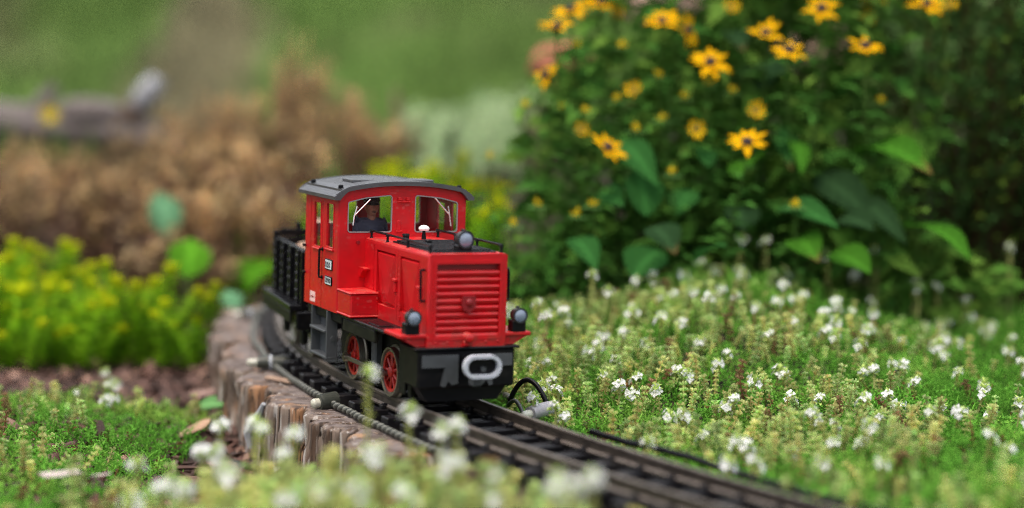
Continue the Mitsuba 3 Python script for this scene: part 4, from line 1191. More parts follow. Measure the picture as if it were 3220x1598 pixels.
bodyparts = [hullof((P_(-0.004, 0, 0.036), 0.0055), (P_(0.004, 0, 0.036), 0.0055), (P_(-0.0062, 0, 0.0545), 0.0042), (P_(0.0062, 0, 0.0545), 0.0042), (P_(0, 0.001, 0.05), 0.006))]
for sd in (-1, 1):
    bodyparts += [hullof((P_(sd * 0.0038, 0, 0.036), 0.0046), (P_(sd * 0.0042, 0.001, 0.019), 0.0034)), hullof((P_(sd * 0.0042, 0.001, 0.019), 0.0034), (P_(sd * 0.0046, 0, 0.003), 0.0026)), hullof((P_(sd * 0.0046, 0, 0.0024), 0.0023), (P_(sd * 0.005, 0.006, 0.0020), 0.0019)),
                  hullof((P_(sd * 0.0088, 0, 0.0545), 0.0032), (P_(sd * 0.0105, 0.001, 0.0430), 0.0026)), hullof((P_(sd * 0.0105, 0.001, 0.0430), 0.0026), (P_(sd * 0.0085, 0.008, 0.0375), 0.0020))]
man = m3.Manifold.batch_boolean(bodyparts, m3.OpType.Add)
mm = man.refine_to_length(0.0019).to_mesh()
mm = trimesh.Trimesh(mm.vert_properties[:, :3], mm.tri_verts)
trimesh.smoothing.filter_taubin(mm, iterations=8)
bk = part('body', mm, 'coat_blue', drv, True)
hd = trimesh.creation.icosphere(4, 1.0)
v = hd.vertices.copy()
hd.vertices = v * [0.0042, 0.0048, 0.0058]
d = hd.vertices
front = ss(0, 0.003, d[:, 1])
d[:, 1] += front * (0.0016 * np.exp(-(d[:, 0] / 0.0008) ** 2 - ((d[:, 2] + 0.0003) / 0.0011) ** 2) - 0.0007 * np.exp(-((np.abs(d[:, 0]) - 0.0016) / 0.0008) ** 2 - ((d[:, 2] - 0.0009) / 0.0007) ** 2) + 0.0005 * np.exp(-((d[:, 2] + 0.0042) / 0.0012) ** 2 - (d[:, 0] / 0.0016) ** 2) - 0.0004 * np.exp(-((d[:, 2] + 0.0026) / 0.0003) ** 2 - (d[:, 0] / 0.0013) ** 2))
d[:, 0] *= 1 - 0.18 * ss(0.0, -0.006, d[:, 2])
hd.vertices = d
parts_ = [mf(hd), hullof(([0, -0.0006, -0.003], 0.0026), ([0, -0.0008, -0.0085], 0.0029))] + [hullof(([sd * 0.0042, -0.0004, 0.0006], 0.0009), ([sd * 0.0043, -0.0006, -0.0006], 0.0007)) for sd in (-1, 1)]
hm = m3.Manifold.batch_boolean(parts_, m3.OpType.Add).translate(tuple(P_(0.0005, 0.0012, 0.0650)))
hk = part('head', hm, 'skin', drv, True)
part('moustache', ball(P_(0.0005, 0.0058, 0.0627), 0.0012, 2, (1.3, 0.5, 0.35)), 'cap_dark', hk)
cp_ = [turned([(0, 0), (0, 0.0049), (0.35, 0.0052), (0.6, 0.0058), (0.9, 0.0050), (1.0, 0)], P_(0.0005, 0.0006, 0.0672), [0, 0, 0.0052], 28), ball(P_(0.0005, 0.0052, 0.0676), 0.0040, 2, (1.0, 0.75, 0.14))]
part('cap', cat(cp_), 'cap_dark', drv, 45)
for sd in (-1, 1):
    hs = [hullof((P_(sd * 0.0084, 0.0085, 0.0372), 0.0014), (P_(sd * 0.0078, 0.0104, 0.0362), 0.0012))]
    for j in range(4):
        q = P_(sd * (0.0094 - j * 0.0009), 0.0106, 0.0366)
        hs += [hullof((q, 0.00042), (q + [0, 0.0014, -0.0003], 0.0004)), hullof((q + [0, 0.0014, -0.0003], 0.0004), (q + [-sd * 0.0001, 0.0018 - 0.0002 * j, -0.0012], 0.00036))]
    hs.append(hullof((P_(sd * 0.0072, 0.0092, 0.0370), 0.0006), (P_(sd * 0.0062, 0.0106, 0.0368), 0.0004)))
    part('hand', m3.Manifold.batch_boolean(hs, m3.OpType.Add), 'skin', drv, True)

# ------------------------------------------------------------------ the black stake wagon behind
wag = thing('goods_wagon', 'black open goods wagon with stakes and plank sides coupled behind the engine', 'wagon')
c, la, fw = line(-0.150)
wpl = placer(la[0], fw[0], c[0])


def wpart(name, mesh, bsdf='black_plastic', parent=None, smooth=35):
    return put(name, wpl(mesh), bsdf, parent or wag, smooth)


HL = 0.0550
dk = wpart('deck', box([-0.0465, -HL, 0.0352], [0.0465, HL, 0.0396], 0.0006))
for sd in (-1, 1):
    wpart('sole_bar', box([sd * 0.0440, -HL + 0.001, 0.0270], [sd * 0.0462, HL - 0.001, 0.0353], 0.0005), 'frame_dark', dk)
wpart('load_floor', box([-0.0345, -HL + 0.005, 0.0396], [0.0345, HL - 0.005, 0.0406]), 'firewood', dk)
for sd in (-1, 1):
    for i in range(6):
        z = 0.0402 + i * 0.0061
        wpart('side_plank', box([sd * 0.0350, -HL + 0.002, z], [sd * 0.0368, HL - 0.002, z + 0.0056], 0.0004))
    for v in (-0.043, -0.0143, 0.0143, 0.043):
        k = wpart('stake', box([sd * 0.0369, v - 0.0019, 0.0390], [sd * 0.0398, v + 0.0019, 0.0775], 0.0006))
        for i in range(6):
            wpart('bolt', ball([sd * 0.0398, v, 0.0430 + i * 0.0061], 0.0011, 1, (0.8, 1, 1)), 'step_grey', k)
    wpart('top_rail', box([sd * 0.0344, -HL + 0.002, 0.0766], [sd * 0.0376, HL - 0.002, 0.0782], 0.0005))
for e in (-1, 1):
    n = 6 if e > 0 else 7
    for i in range(n):
        z = 0.0402 + i * 0.0064
        wpart('end_plank', box([-0.0348, e * (HL - 0.0040), z], [0.0348, e * (HL - 0.0022), z + 0.0057], 0.0004))
    for u in (-0.0370, -0.020, 0.020, 0.0370):
        wpart('end_post', box([u - 0.0022, e * (HL - 0.0021), 0.0360], [u + 0.0022, e * (HL + 0.0012), 0.0775 if e > 0 else 0.0890 - (0.006 if abs(u) > 0.03 else 0.0)], 0.0006))
    bm = wpart('buffer_beam', box([-0.0420, e * (HL - 0.001), 0.0225], [0.0420, e * (HL + 0.0030), 0.0350], 0.0008))
    for u in (-0.024, -0.010, 0.010, 0.024):
        wpart('bolt', ball([u, e * (HL + 0.0030), 0.0285], 0.0012, 1), 'step_grey', bm)
    cp2 = wpart('coupling', box([-0.0035, e * (HL + 0.002), 0.0240], [0.0035, e * (HL + 0.0130), 0.0310], 0.001))
    wpart('hook', box([-0.0015, e * (HL + 0.011), 0.0270], [0.0015, e * (HL + 0.0145), 0.0350], 0.0006), 'steel_dark', cp2)
    for sd in (-1, 1):
        o, ax = [sd * 0.0215, e * 0.033, 0.0132], [sd * 0.0052, 0, 0]
        wk = wpart('wheel', turned([(0, 0), (0, 0.0148), (0.18, 0.0148), (0.3, 0.0132), (1.0, 0.0130), (1.0, 0.0112), (0.7, 0.0100), (0.7, 0.004), (1.0, 0.003), (1.0, 0)], o, ax, 32), 'steel_dark', smooth=35)
        wpart('axle_box', cat([box([sd * 0.0290, e * 0.033 - 0.0045, 0.0090], [sd * 0.0340, e * 0.033 + 0.0045, 0.0190], 0.0012), box([sd * 0.0285, e * 0.033 - 0.0120, 0.0180], [sd * 0.0310, e * 0.033 + 0.0120, 0.0300], 0.0008)]), 'frame_dark', wk)
for i, (u, z, r, v0_, v1_, lab) in enumerate([(-0.024, 0.0500, 0.0088, -0.048, 0.046, 'split log of firewood lying in the wagon on its left side'), (-0.006, 0.0510, 0.0098, -0.048, 0.044, 'thick log of firewood in the middle of the wagon floor'), (0.016, 0.0505, 0.0092, -0.048, 0.047, 'log of firewood in the wagon right of the middle'), (0.0275, 0.0485, 0.0070, -0.046, 0.04, 'thin log of firewood along the right side of the wagon'),
                                              (-0.017, 0.0665, 0.0090, -0.046, 0.047, 'upper log of firewood on the wagon, nearest the cab side'), (0.005, 0.0690, 0.0096, -0.048, 0.046, 'topmost thick log of firewood on the wagon'), (0.024, 0.0655, 0.0080, -0.044, 0.046, 'upper log of firewood on the right of the wagon'), (-0.006, 0.0845, 0.0082, -0.048, 0.03, 'single log crowning the firewood stack in the wagon')]):
    m = turned([(0, 0), (0.0, r * 0.96), (0.02, r), (0.5, r * 1.05), (0.98, r * 0.97), (1, r * 0.93), (1, 0)], [u, v0_, z], [0.003 * (-1) ** i, v1_ - v0_, 0.001], 18)
    n_ = meshkit.fbm(np.asarray(m.vertices) * 160, 2)
    m.vertices = np.asarray(m.vertices) + (n_ - 0.5)[:, None] * 0.0016
    tag(put('firewood_log', wpl(m), 'firewood', None, 40), lab, 'log', 'firewood logs loaded in the wagon')

# ------------------------------------------------------------------ yellow green sedum clump left of the line
rng = np.random.default_rng(71)


def sedum(rng, h):
    b = Bag()
    n = 14
    lean, az = rng.uniform(0.05, 0.75), rng.uniform(0, 6.28)
    pts = np.stack([math.cos(az) * lean * h * np.linspace(0, 1, n) ** 1.7, math.sin(az) * lean * h * np.linspace(0, 1, n) ** 1.7, h * np.linspace(0, 1, n)], 1)
    ribbon(b, pts, 0.0016, (0.16, 0.22, 0.05), 5)
    for i in range(2, n):
        t = i / (n - 1)
        m = 8
        for k in range(m):
            g = i * 0.7 + k * 6.283 / m + rng.normal(0, 0.12)
            el = rng.uniform(0.1, 0.5) + 0.55 * ss(0.8, 1, t)
            L = rng.uniform(0.012, 0.017) * (1 - 0.35 * ss(0.8, 1, t))
            col = np.array([0.30, 0.56, 0.028]) * rng.uniform(0.75, 1.25) * (1 - ss(0.86, 1.0, t)) + np.array([0.66, 0.70, 0.018]) * rng.uniform(0.85, 1.15) * ss(0.86, 1.0, t)
            leaves(b, pts[i], [math.cos(g) * math.cos(el), math.sin(g) * math.cos(el), math.sin(el)], [0, 0, 1], L, 0.0055, col, 0.05, 0.1)
    for k in range(34):
        g, el = rng.uniform(0, 6.28), rng.uniform(0.0, 1.5)
        o = np.array([math.cos(g) * math.cos(el), math.sin(g) * math.cos(el), math.sin(el)])
        leaves(b, pts[-1] + o * 0.001, o, [0, 0, 1], rng.uniform(0.005, 0.0080), 0.0050, np.array([0.72, 0.76, 0.03]) * rng.uniform(0.8, 1.1), 0.1, 0.1)
    return b.mesh()


SED = [sedum(rng, h) for h in (0.034, 0.044, 0.054, 0.062, 0.072)]
sp = []
tries = 0
while len(sp) < 170 and tries < 8000:
    tries += 1
    x, y = rng.uniform(-0.56, -0.19), rng.uniform(0.40, 0.80)
    if y > 0.78 - (x + 0.56) * 0.80 or x > -0.205 - 0.5 * max(0, 0.46 - y) or y < 0.41 + 0.05 * math.sin(x * 23) + 0.03 * math.sin(x * 61):
        continue
    if meshkit.noise(np.array([x * 24, y * 24, 0.5])) > 0.2 and all((x - a) ** 2 + (y - b) ** 2 > 0.0175 ** 2 for a, b in sp):
        sp.append((x, y))
for i, (x, y) in enumerate(sp):
    (v, f), c = SED[int(rng.integers(5))]
    a = rng.uniform(0, 6.28)
    R = np.array([[math.cos(a), -math.sin(a), 0], [math.sin(a), math.cos(a), 0], [0, 0, 1]])
    put('sedum_shoot', ((v * rng.uniform(0.8, 1.2)) @ R.T + [x, y, float(ground(x, y)) - 0.003], f), 'foliage', None, color=c * rng.uniform(0.8, 1.12))
    row = ('front row', 'second rows', 'middle rows', 'back rows')[int(np.searchsorted((0.47, 0.56, 0.68), y))]
    col_ = ('at the left edge', 'left of middle', 'right of middle', 'next to the line')[int(np.searchsorted((-0.42, -0.34, -0.27), x))]
    tag(list(scene)[-1], f'yellow tipped sedum shoot, {row} of the left clump, {col_}', 'plant', 'sedum shoots in the clump at the left')
sp2 = [(rng.uniform(-0.165, 0.06), rng.uniform(0.80, 1.0)) for _ in range(26)] + [(rng.uniform(-0.22, -0.14), rng.uniform(0.62, 0.8)) for _ in range(7)] + [(rng.uniform(0.0, 0.06), rng.uniform(0.80, 0.92)) for _ in range(10)] + [(rng.uniform(-0.10, 0.05), rng.uniform(0.98, 1.10)) for _ in range(8)] + [(rng.uniform(-0.11, 0.055), rng.uniform(0.66, 0.785)) for _ in range(16)]
for x, y in sp2:
    (v, f), c = SED[int(rng.integers(2, 5))]
    a = rng.uniform(0, 6.28)
    R = np.array([[math.cos(a), -math.sin(a), 0], [math.sin(a), math.cos(a), 0], [0, 0, 1]])
    put('sedum_shoot', ((v * [1.3, 1.3, rng.uniform(1.0, 1.8) if y > 0.8 else rng.uniform(1.5, 1.75) if x > -0.12 else rng.uniform(0.7, 1.0)]) @ R.T + [x, y, float(ground(x, y)) - 0.003], f), 'foliage', None, color=c * rng.uniform(0.8, 1.1))
    tag(list(scene)[-1], f"tall blurred yellow green sedum shoot behind the {'wagon' if x < -0.12 else 'cab' if x < -0.02 else 'bonnet, right of the cab'}, {'nearer' if y < 0.8 else 'middle' if y < 0.97 else 'farthest'} row", 'plant', 'tall sedum shoots behind the train')
# broad leaves between sedum and line
weed = thing('broad_leaf_plant', 'broad leaved green plant between the sedum and the wagon', 'plant')
for (x0, y0, z0, x1, y1, z1, w_, g) in WEED_LEAF:
    b = Bag()
    big_leaf(b, [x0, y0, z0], [x1, y1, z1], w_, [0.3, -1, 0.7], (0.13, 0.30, 0.16) if g == 0 else (0.10, 0.30, 0.02), rng)
    ribbon(b, [[x0, y0, z0], [x0 + 0.01, y0 + 0.01, float(ground(x0, y0)) - 0.01]], 0.002, (0.2, 0.3, 0.08), 5)
    b.put('leaf', parent=weed)

# ------------------------------------------------------------------ dried brown flower stands behind
rng = np.random.default_rng(83)


def dried(rng, h, n_st=10, wide=0.06, dense=18):
    b = Bag()
    for s_ in range(n_st):
        az, ln = rng.uniform(0, 6.28), rng.uniform(0, 1) ** 0.7 * wide
        hh = h * rng.uniform(0.72, 1.05)
        p1 = np.array([math.cos(az) * ln, math.sin(az) * ln, hh])
        p0 = p1 * [0.35, 0.35, 0]
        ribbon(b, np.linspace(p0, p1, 4), 0.0013, np.array([0.34, 0.19, 0.11]) * rng.uniform(0.7, 1.2), 4)
        tone = rng.uniform(0.5, 1.35)
        for k in range(16):
            o = unit(rng.normal(0, 1, 3))
            leaves(b, p1 + o * rng.uniform(0.001, 0.010), o, [0.1, 0.2, 1], rng.uniform(0.006, 0.010), 0.0065, np.array([0.82, 0.56, 0.28]) * rng.uniform(0.45, 1.15) * min(tone, 1.1), 0.1, 0.2)
        for k in range(dense):
            t = rng.uniform(0.3, 1.0) ** 0.6
            c = p0 + (p1 - p0) * t
            g, el = rng.uniform(0, 6.28), rng.uniform(-0.1, 1.3)
            o = np.array([math.cos(g) * math.cos(el), math.sin(g) * math.cos(el), math.sin(el)])
            tip = c + o * rng.uniform(0.006, 0.024)
            q = t * rng.uniform(0.5, 1.1)
            col = np.array([0.34, 0.205, 0.145]) * (1 - ss(0.5, 0.95, q)) + np.array([0.74, 0.57, 0.33]) * ss(0.5, 0.95, q)
            for j in range(3):
                o2 = unit(o + rng.normal(0, 0.6, 3))
                leaves(b, tip, o2, [0.1, 0.2, 1], rng.uniform(0.006, 0.011), 0.0062, col * tone * rng.uniform(0.55, 1.2), 0.1, 0.2)
    return b.mesh()


DRY = [dried(rng, h) for h in (0.10, 0.12, 0.14, 0.15)]


def place_dry(x, y, h, wsc, label, group=None, i=0, tone=None):
    key = thing('dried_flower_stand', label, 'dried plant', group)
    (v, f), c = DRY[i % 4]
    s_ = h / v[:, 2].max()
    a = rng.uniform(0, 6.28)
    R = np.array([[math.cos(a), -math.sin(a), 0], [math.sin(a), math.cos(a), 0], [0, 0, 1]])
    put('stalks', ((v * [wsc, wsc, s_ * 1.18]) @ R.T + [x, y, float(ground(x, y)) - 0.004], f), 'foliage', key, color=c * (tone or rng.uniform(0.4, 1.3)))


g_ = 'dried brown flower stands behind the sedum'
i = 0
for x, y, h in [(-0.62, 0.95, 0.10), (-0.55, 0.90, 0.085), (-0.48, 0.96, 0.095), (-0.52, 1.08, 0.10), (-0.42, 0.92, 0.085), (-0.38, 1.0, 0.10), (-0.34, 0.92, 0.10), (-0.31, 1.05, 0.115), (-0.44, 1.12, 0.09), (-0.60, 1.15, 0.10), (-0.27, 0.96, 0.11), (-0.24, 1.08, 0.13), (-0.36, 1.2, 0.10), (-0.66, 1.05, 0.1),
                (-0.28, 1.22, 0.155), (-0.20, 1.20, 0.145), (-0.15, 1.28, 0.145), (-0.22, 1.34, 0.155), (-0.12, 1.20, 0.12), (-0.18, 1.10, 0.12), (-0.31, 1.30, 0.13), (-0.26, 1.14, 0.13), (-0.08, 1.26, 0.10), (-0.49, 1.0, 0.09), (-0.57, 1.0, 0.09), (-0.40, 1.06, 0.09), (-0.45, 0.86, 0.08), (-0.53, 0.84, 0.075), (-0.41, 0.95, 0.08), (-0.36, 0.88, 0.08), (-0.325, 0.74, 0.085), (-0.29, 0.68, 0.075), (-0.27, 0.76, 0.09), (-0.235, 0.68, 0.075), (-0.31, 0.84, 0.10), (-0.25, 0.85, 0.10), (-0.21, 0.78, 0.085), (-0.325, 1.12, 0.12), (-0.20, 0.92, 0.11), (-0.37, 1.15, 0.11), (-0.30, 0.95, 0.11)]:
    if i % 5 == 4:
        i += 1
        continue
    if x > -0.33:
        h *= rng.uniform(0.95, 1.25)
    if x < -0.33:
        y, h = y - 0.13, h * 1.12 + 0.012
    place_dry(x, y, h, rng.uniform(0.8, 1.1), f"tan dried flower stand, {('at the left frame edge', 'under the grey log', 'below the log end', 'between log and wagon', 'behind the wagon')[int(np.searchsorted((-0.53, -0.43, -0.33, -0.23), x))]}, {'front' if y < 0.85 else 'middle' if y < 1.1 else 'back'} row", g_, i)
    i += 1
place_dry(-0.211, 1.19, 0.225, 0.28, 'tall single dried flower spike rising above the brown stand', None, 0, 1.1)
place_dry(-0.505, 0.97, 0.125, 0.42, 'slender dried flower spike at the far left before the grey log', None, 1, 1.3)

for k, (x, y, h) in enumerate([(-0.56, 0.88, 0.13), (-0.44, 0.90, 0.125), (-0.39, 0.84, 0.12), (-0.33, 0.98, 0.15), (-0.285, 1.05, 0.165), (-0.245, 0.98, 0.15), (-0.17, 1.06, 0.16), (-0.14, 1.18, 0.16), (-0.235, 1.22, 0.19), (-0.48, 0.84, 0.11)]):
    place_dry(x, y, h, rng.uniform(0.22, 0.35), f"thin dried flower spike sticking out of the brown stands, {('at the left edge', 'under the grey log', 'below the log end', 'between log and wagon', 'behind the wagon')[int(np.searchsorted((-0.53, -0.43, -0.33, -0.23), x))]}", 'thin dried spikes among the brown stands', k, rng.uniform(0.9, 1.25))

# ------------------------------------------------------------------ grey driftwood log on the bank
lg = thing('fallen_log', 'weathered grey driftwood log with a broken branch lying on the bank at the left', 'log')
m = tube(np.array([[-1.1, 1.60, 0.125], [-0.85, 1.59, 0.122], [-0.65, 1.575, 0.112], [-0.52, 1.57, 0.100], [-0.415, 1.575, 0.086]]), [0.032, 0.030, 0.029, 0.030, 0.022], 18)
m = m.subdivide()
m.vertices = np.asarray(m.vertices) + (meshkit.fbm(np.asarray(m.vertices) * [8, 40, 40], 3) - 0.5)[:, None] * 0.014
put('trunk', m, 'driftwood', lg, True)
m = tube([[-0.505, 1.575, 0.095], [-0.49, 1.565, 0.125], [-0.474, 1.56, 0.155], [-0.455, 1.555, 0.182]], [0.022, 0.02, 0.017, 0.014], 12)
bk = put('branch', tube([[-0.515, 1.575, 0.105], [-0.497, 1.565, 0.128], [-0.487, 1.562, 0.142]], [0.024, 0.022, 0.019], 12), 'bark_dark', lg, True)
put('broken_end', tube([[-0.486, 1.562, 0.142], [-0.470, 1.558, 0.165], [-0.458, 1.555, 0.184]], [0.018, 0.019, 0.013], 12), 'drift_pale', bk, True)
put('branch', tube([[-0.64, 1.575, 0.128], [-0.625, 1.57, 0.150], [-0.612, 1.565, 0.166]], [0.016, 0.013, 0.009], 10), 'driftwood', lg, True)
put('burr', ball([-0.56, 1.56, 0.132], 0.030, 3, (1.7, 0.8, 0.7)), 'driftwood', lg, True)
b = Bag()
for k in range(9):
    g = k * 0.698
    leaves(b, [-0.578, 1.40, 0.1300], [math.cos(g), -0.3, math.sin(g)], [0, -1, 0], 0.014, 0.012, (0.85, 0.68, 0.03), 0.1)
key = thing('yellow_flower', 'small blurred yellow flower in front of the grey log', 'flower')
b.put('petals', 'petal', key)
b = Bag()
ribbon(b, [[-0.578, 1.402, 0.128], [-0.575, 1.41, float(ground(-0.575, 1.41))]], 0.0012, (0.2, 0.25, 0.08))
b.put('stem', 'foliage', key)

# trunk far up the bank
m = tube([[-0.66, 4.4, float(ground(-0.66, 4.4)) - 0.1], [-0.66, 4.4, 0.9], [-0.62, 4.4, 1.8], [-0.6, 4.4, 3.2]], [0.085, 0.07, 0.065, 0.06], 16)
key = thing('tree', 'dark brown tree trunk far up the grassy bank, cut by the frame top', 'tree')
put('trunk', m, 'bark_dark', key, True)

# pale sage clump and stick behind the engine
rng = np.random.default_rng(91)
sage = thing('silver_leaf_plant', 'pale grey green clump of soft leaves behind the engine roof', 'plant')
b = Bag()
n = 1500
x, y = rng.uniform(-0.115, 0.13, n), rng.uniform(1.55, 2.0, n)
top_ = 0.078 + 0.02 * np.sin(x * 22) - 0.12 * np.maximum(0, -x - 0.06) * 3
z = ground(x, y) + rng.uniform(0, 1, n) ** 0.5 * np.clip(top_ - 0.055 + (y - 1.6) * 0.05, 0.02, 0.1)
o = rng.normal(0, 1, (n, 3)) + [0, -0.4, 0.6]
leaves(b, np.stack([x, y, z], 1), o, np.array([[0, 0, 1.0]]) + rng.normal(0, 0.2, (n, 3)), rng.uniform(0.018, 0.034, n), rng.uniform(0.010, 0.016, n), np.array([0.46, 0.58, 0.34]) * rng.uniform(0.75, 1.2, (n, 1)), 0.2, 0.2)
b.put('leaves', parent=sage)
tag(put('stick', tube([[-0.105, 1.62, 0.05], [-0.108, 1.62, 0.13], [-0.112, 1.62, 0.178]], [0.005, 0.005, 0.003], 8), 'firewood'), 'thin brown stick standing upright behind the dried flowers', 'stick')
tag(put('marker_post', tube([[-0.022, 1.55, 0.03], [-0.022, 1.55, 0.128]], [0.006, 0.006], 10), 'black_plastic'), 'small dark peg in front of the pale grey green clump', 'peg')

# rocks by the flower bush
def boulder(c, r, seed, sq):
    m = trimesh.creation.icosphere(3, 1.0)
    v = np.asarray(m.vertices)
    m.vertices = c + v * r * (0.8 + 0.45 * meshkit.fbm(v * 1.6 + seed, 3))[:, None] * sq
    return m


for c_, r, sq, mat, lab in [((0.130, 0.93, 0.218), 0.036, (1.25, 1, 0.75), 'rock_red', 'reddish brown rock among the upper left yellow flowers'), ((0.105, 0.97, 0.125), 0.045, (0.6, 1, 1.0), 'bark_dark', 'dark brown stump low at the left edge of the flower bush'),
                            ((0.25, 1.02, 0.29), 0.04, (1.3, 1, 0.7), 'rock_pink', 'pinkish rock at the frame top behind the flowers'), ((0.43, 1.0, 0.235), 0.05, (1.1, 1, 0.9), 'rock_pink', 'pinkish rock right of the top flowers')]:
    tag(put('rock', boulder(np.array(c_), r, len(lab), np.array(sq)), mat, None, True), lab, 'rock')

# ------------------------------------------------------------------ black-eyed flower bush
rng = np.random.default_rng(101)
bush = thing('flower_bush', 'dense dark green flower bush with broad leaves behind the thyme', 'bush')
b = Bag()


def left_edge(z):
    return 0.065 + 0.05 * ss(0.12, 0.26, z) - 0.012 * np.sin(z * 40)


n = 15000
y = rng.uniform(0.30, 0.78, n)
z = rng.uniform(-0.02, 0.43, n)
x = left_edge(z) + (y - 0.37) * 0.05 + rng.uniform(0, 1, n) ** 0.9 * 0.50
keep = (x < 0.41 + 0.10 * ss(0.14, 0.02, z) + 0.02 * np.sin(z * 50)) & (y > 0.32 + 0.35 * np.clip(z - 0.02, 0, 1) + 0.02 * np.sin(x * 30)) & (x < 0.60)
x, y, z = x[keep], y[keep], z[keep]
n = len(x)
az = rng.uniform(0, 6.28, n)
d = np.stack([np.cos(az), np.sin(az) - 0.35, rng.normal(0.0, 0.4, n)], 1)
clump = meshkit.fbm(np.stack([x * 16, y * 16, z * 16], 1), 2)
x, y, z = x[clump > 0.44], y[clump > 0.44], z[clump > 0.44]
d, n = d[clump > 0.44], int((clump > 0.44).sum())
L = rng.uniform(0.012, 0.034, n) * np.where(x > 0.2, 1.2, 1.0)
col = np.array([0.066, 0.160, 0.026]) * rng.uniform(0.3, 1.7, (n, 1))
lite = rng.random(n) < 0.28
col[lite] = np.array([0.16, 0.30, 0.05]) * rng.uniform(0.7, 1.2, (lite.sum(), 1))
leaves(b, np.stack([x, y, z], 1), d, np.array([[0, -0.2, 1.0]]) + rng.normal(0, 0.35, (n, 3)), L, L * rng.uniform(0.38, 0.6, n), col, 0.25, 0.15)
tag(b.put('small_leaves', parent=bush), kind='stuff')
b = Bag()
for k in range(60):
    x0, y0 = rng.uniform(0.10, 0.42), rng.uniform(0.36, 0.72)
    x1, y1 = x0 + rng.normal(0, 0.03), y0 + rng.normal(-0.02, 0.03)
    ribbon(b, np.linspace([x0, y0, float(ground(x0, y0))], [x1, y1, rng.uniform(0.1, 0.3)], 4), 0.0009, np.array([0.06, 0.12, 0.03]) * rng.uniform(0.6, 1.3), 4)
tag(b.put('stems', parent=bush), kind='stuff')
for (x0, y0, z0, x1, y1, z1, w_, g) in BIG_LEAF:
    b = Bag()
    colr = {0: (0.032, 0.120, 0.028), 1: (0.050, 0.165, 0.016), 2: (0.026, 0.062, 0.024)}[int(g)]
    up = np.array([-0.2, -0.55, 0.9]) + rng.normal(0, 0.3, 3)
    big_leaf(b, [x0, y0, z0], [x1, y1, z1], w_, up, colr, rng, 0.10, 0.3)
    b.put('leaf', parent=bush)

def stem_leaves(b, p, q, rng):
    p, q = np.asarray(p, float), np.asarray(q, float)
    for t in np.arange(0.02, 0.75, 0.07):
        g = rng.uniform(0, 6.28)
        for s_ in (0, math.pi):
            L = rng.uniform(0.014, 0.028)
            leaves(b, p + (q - p) * t, [math.cos(g + s_), math.sin(g + s_), rng.uniform(-0.2, 0.7)], [0, -0.2, 1], L, L * rng.uniform(0.35, 0.5), np.array([0.06, 0.17, 0.03]) * rng.uniform(0.5, 1.5), 0.25, 0.15)


for k in range(64):
    z0 = rng.uniform(0.015, 0.25)
    x0 = float(left_edge(z0)) + 0.02 + rng.random() * (0.40 - float(left_edge(z0)))
    y0 = 0.345 + 0.35 * z0 + rng.uniform(0.0, 0.07)
    L = rng.uniform(0.028, 0.055)
    az = rng.normal(0, 1.1)
    d_ = unit(np.array([math.sin(az), -math.cos(az) * 0.8, rng.uniform(-0.7, 0.5)]))
    b = Bag()
    big_leaf(b, [x0, y0, z0], np.array([x0, y0, z0]) + d_ * L, L * rng.uniform(0.36, 0.52), np.array([0, -0.4, 1]) + rng.normal(0, 0.35, 3), np.array([0.045, 0.135, 0.024]) * rng.uniform(0.6, 1.6), rng, 0.16, 0.28, 9, 7)
    b.put('leaf', parent=bush)

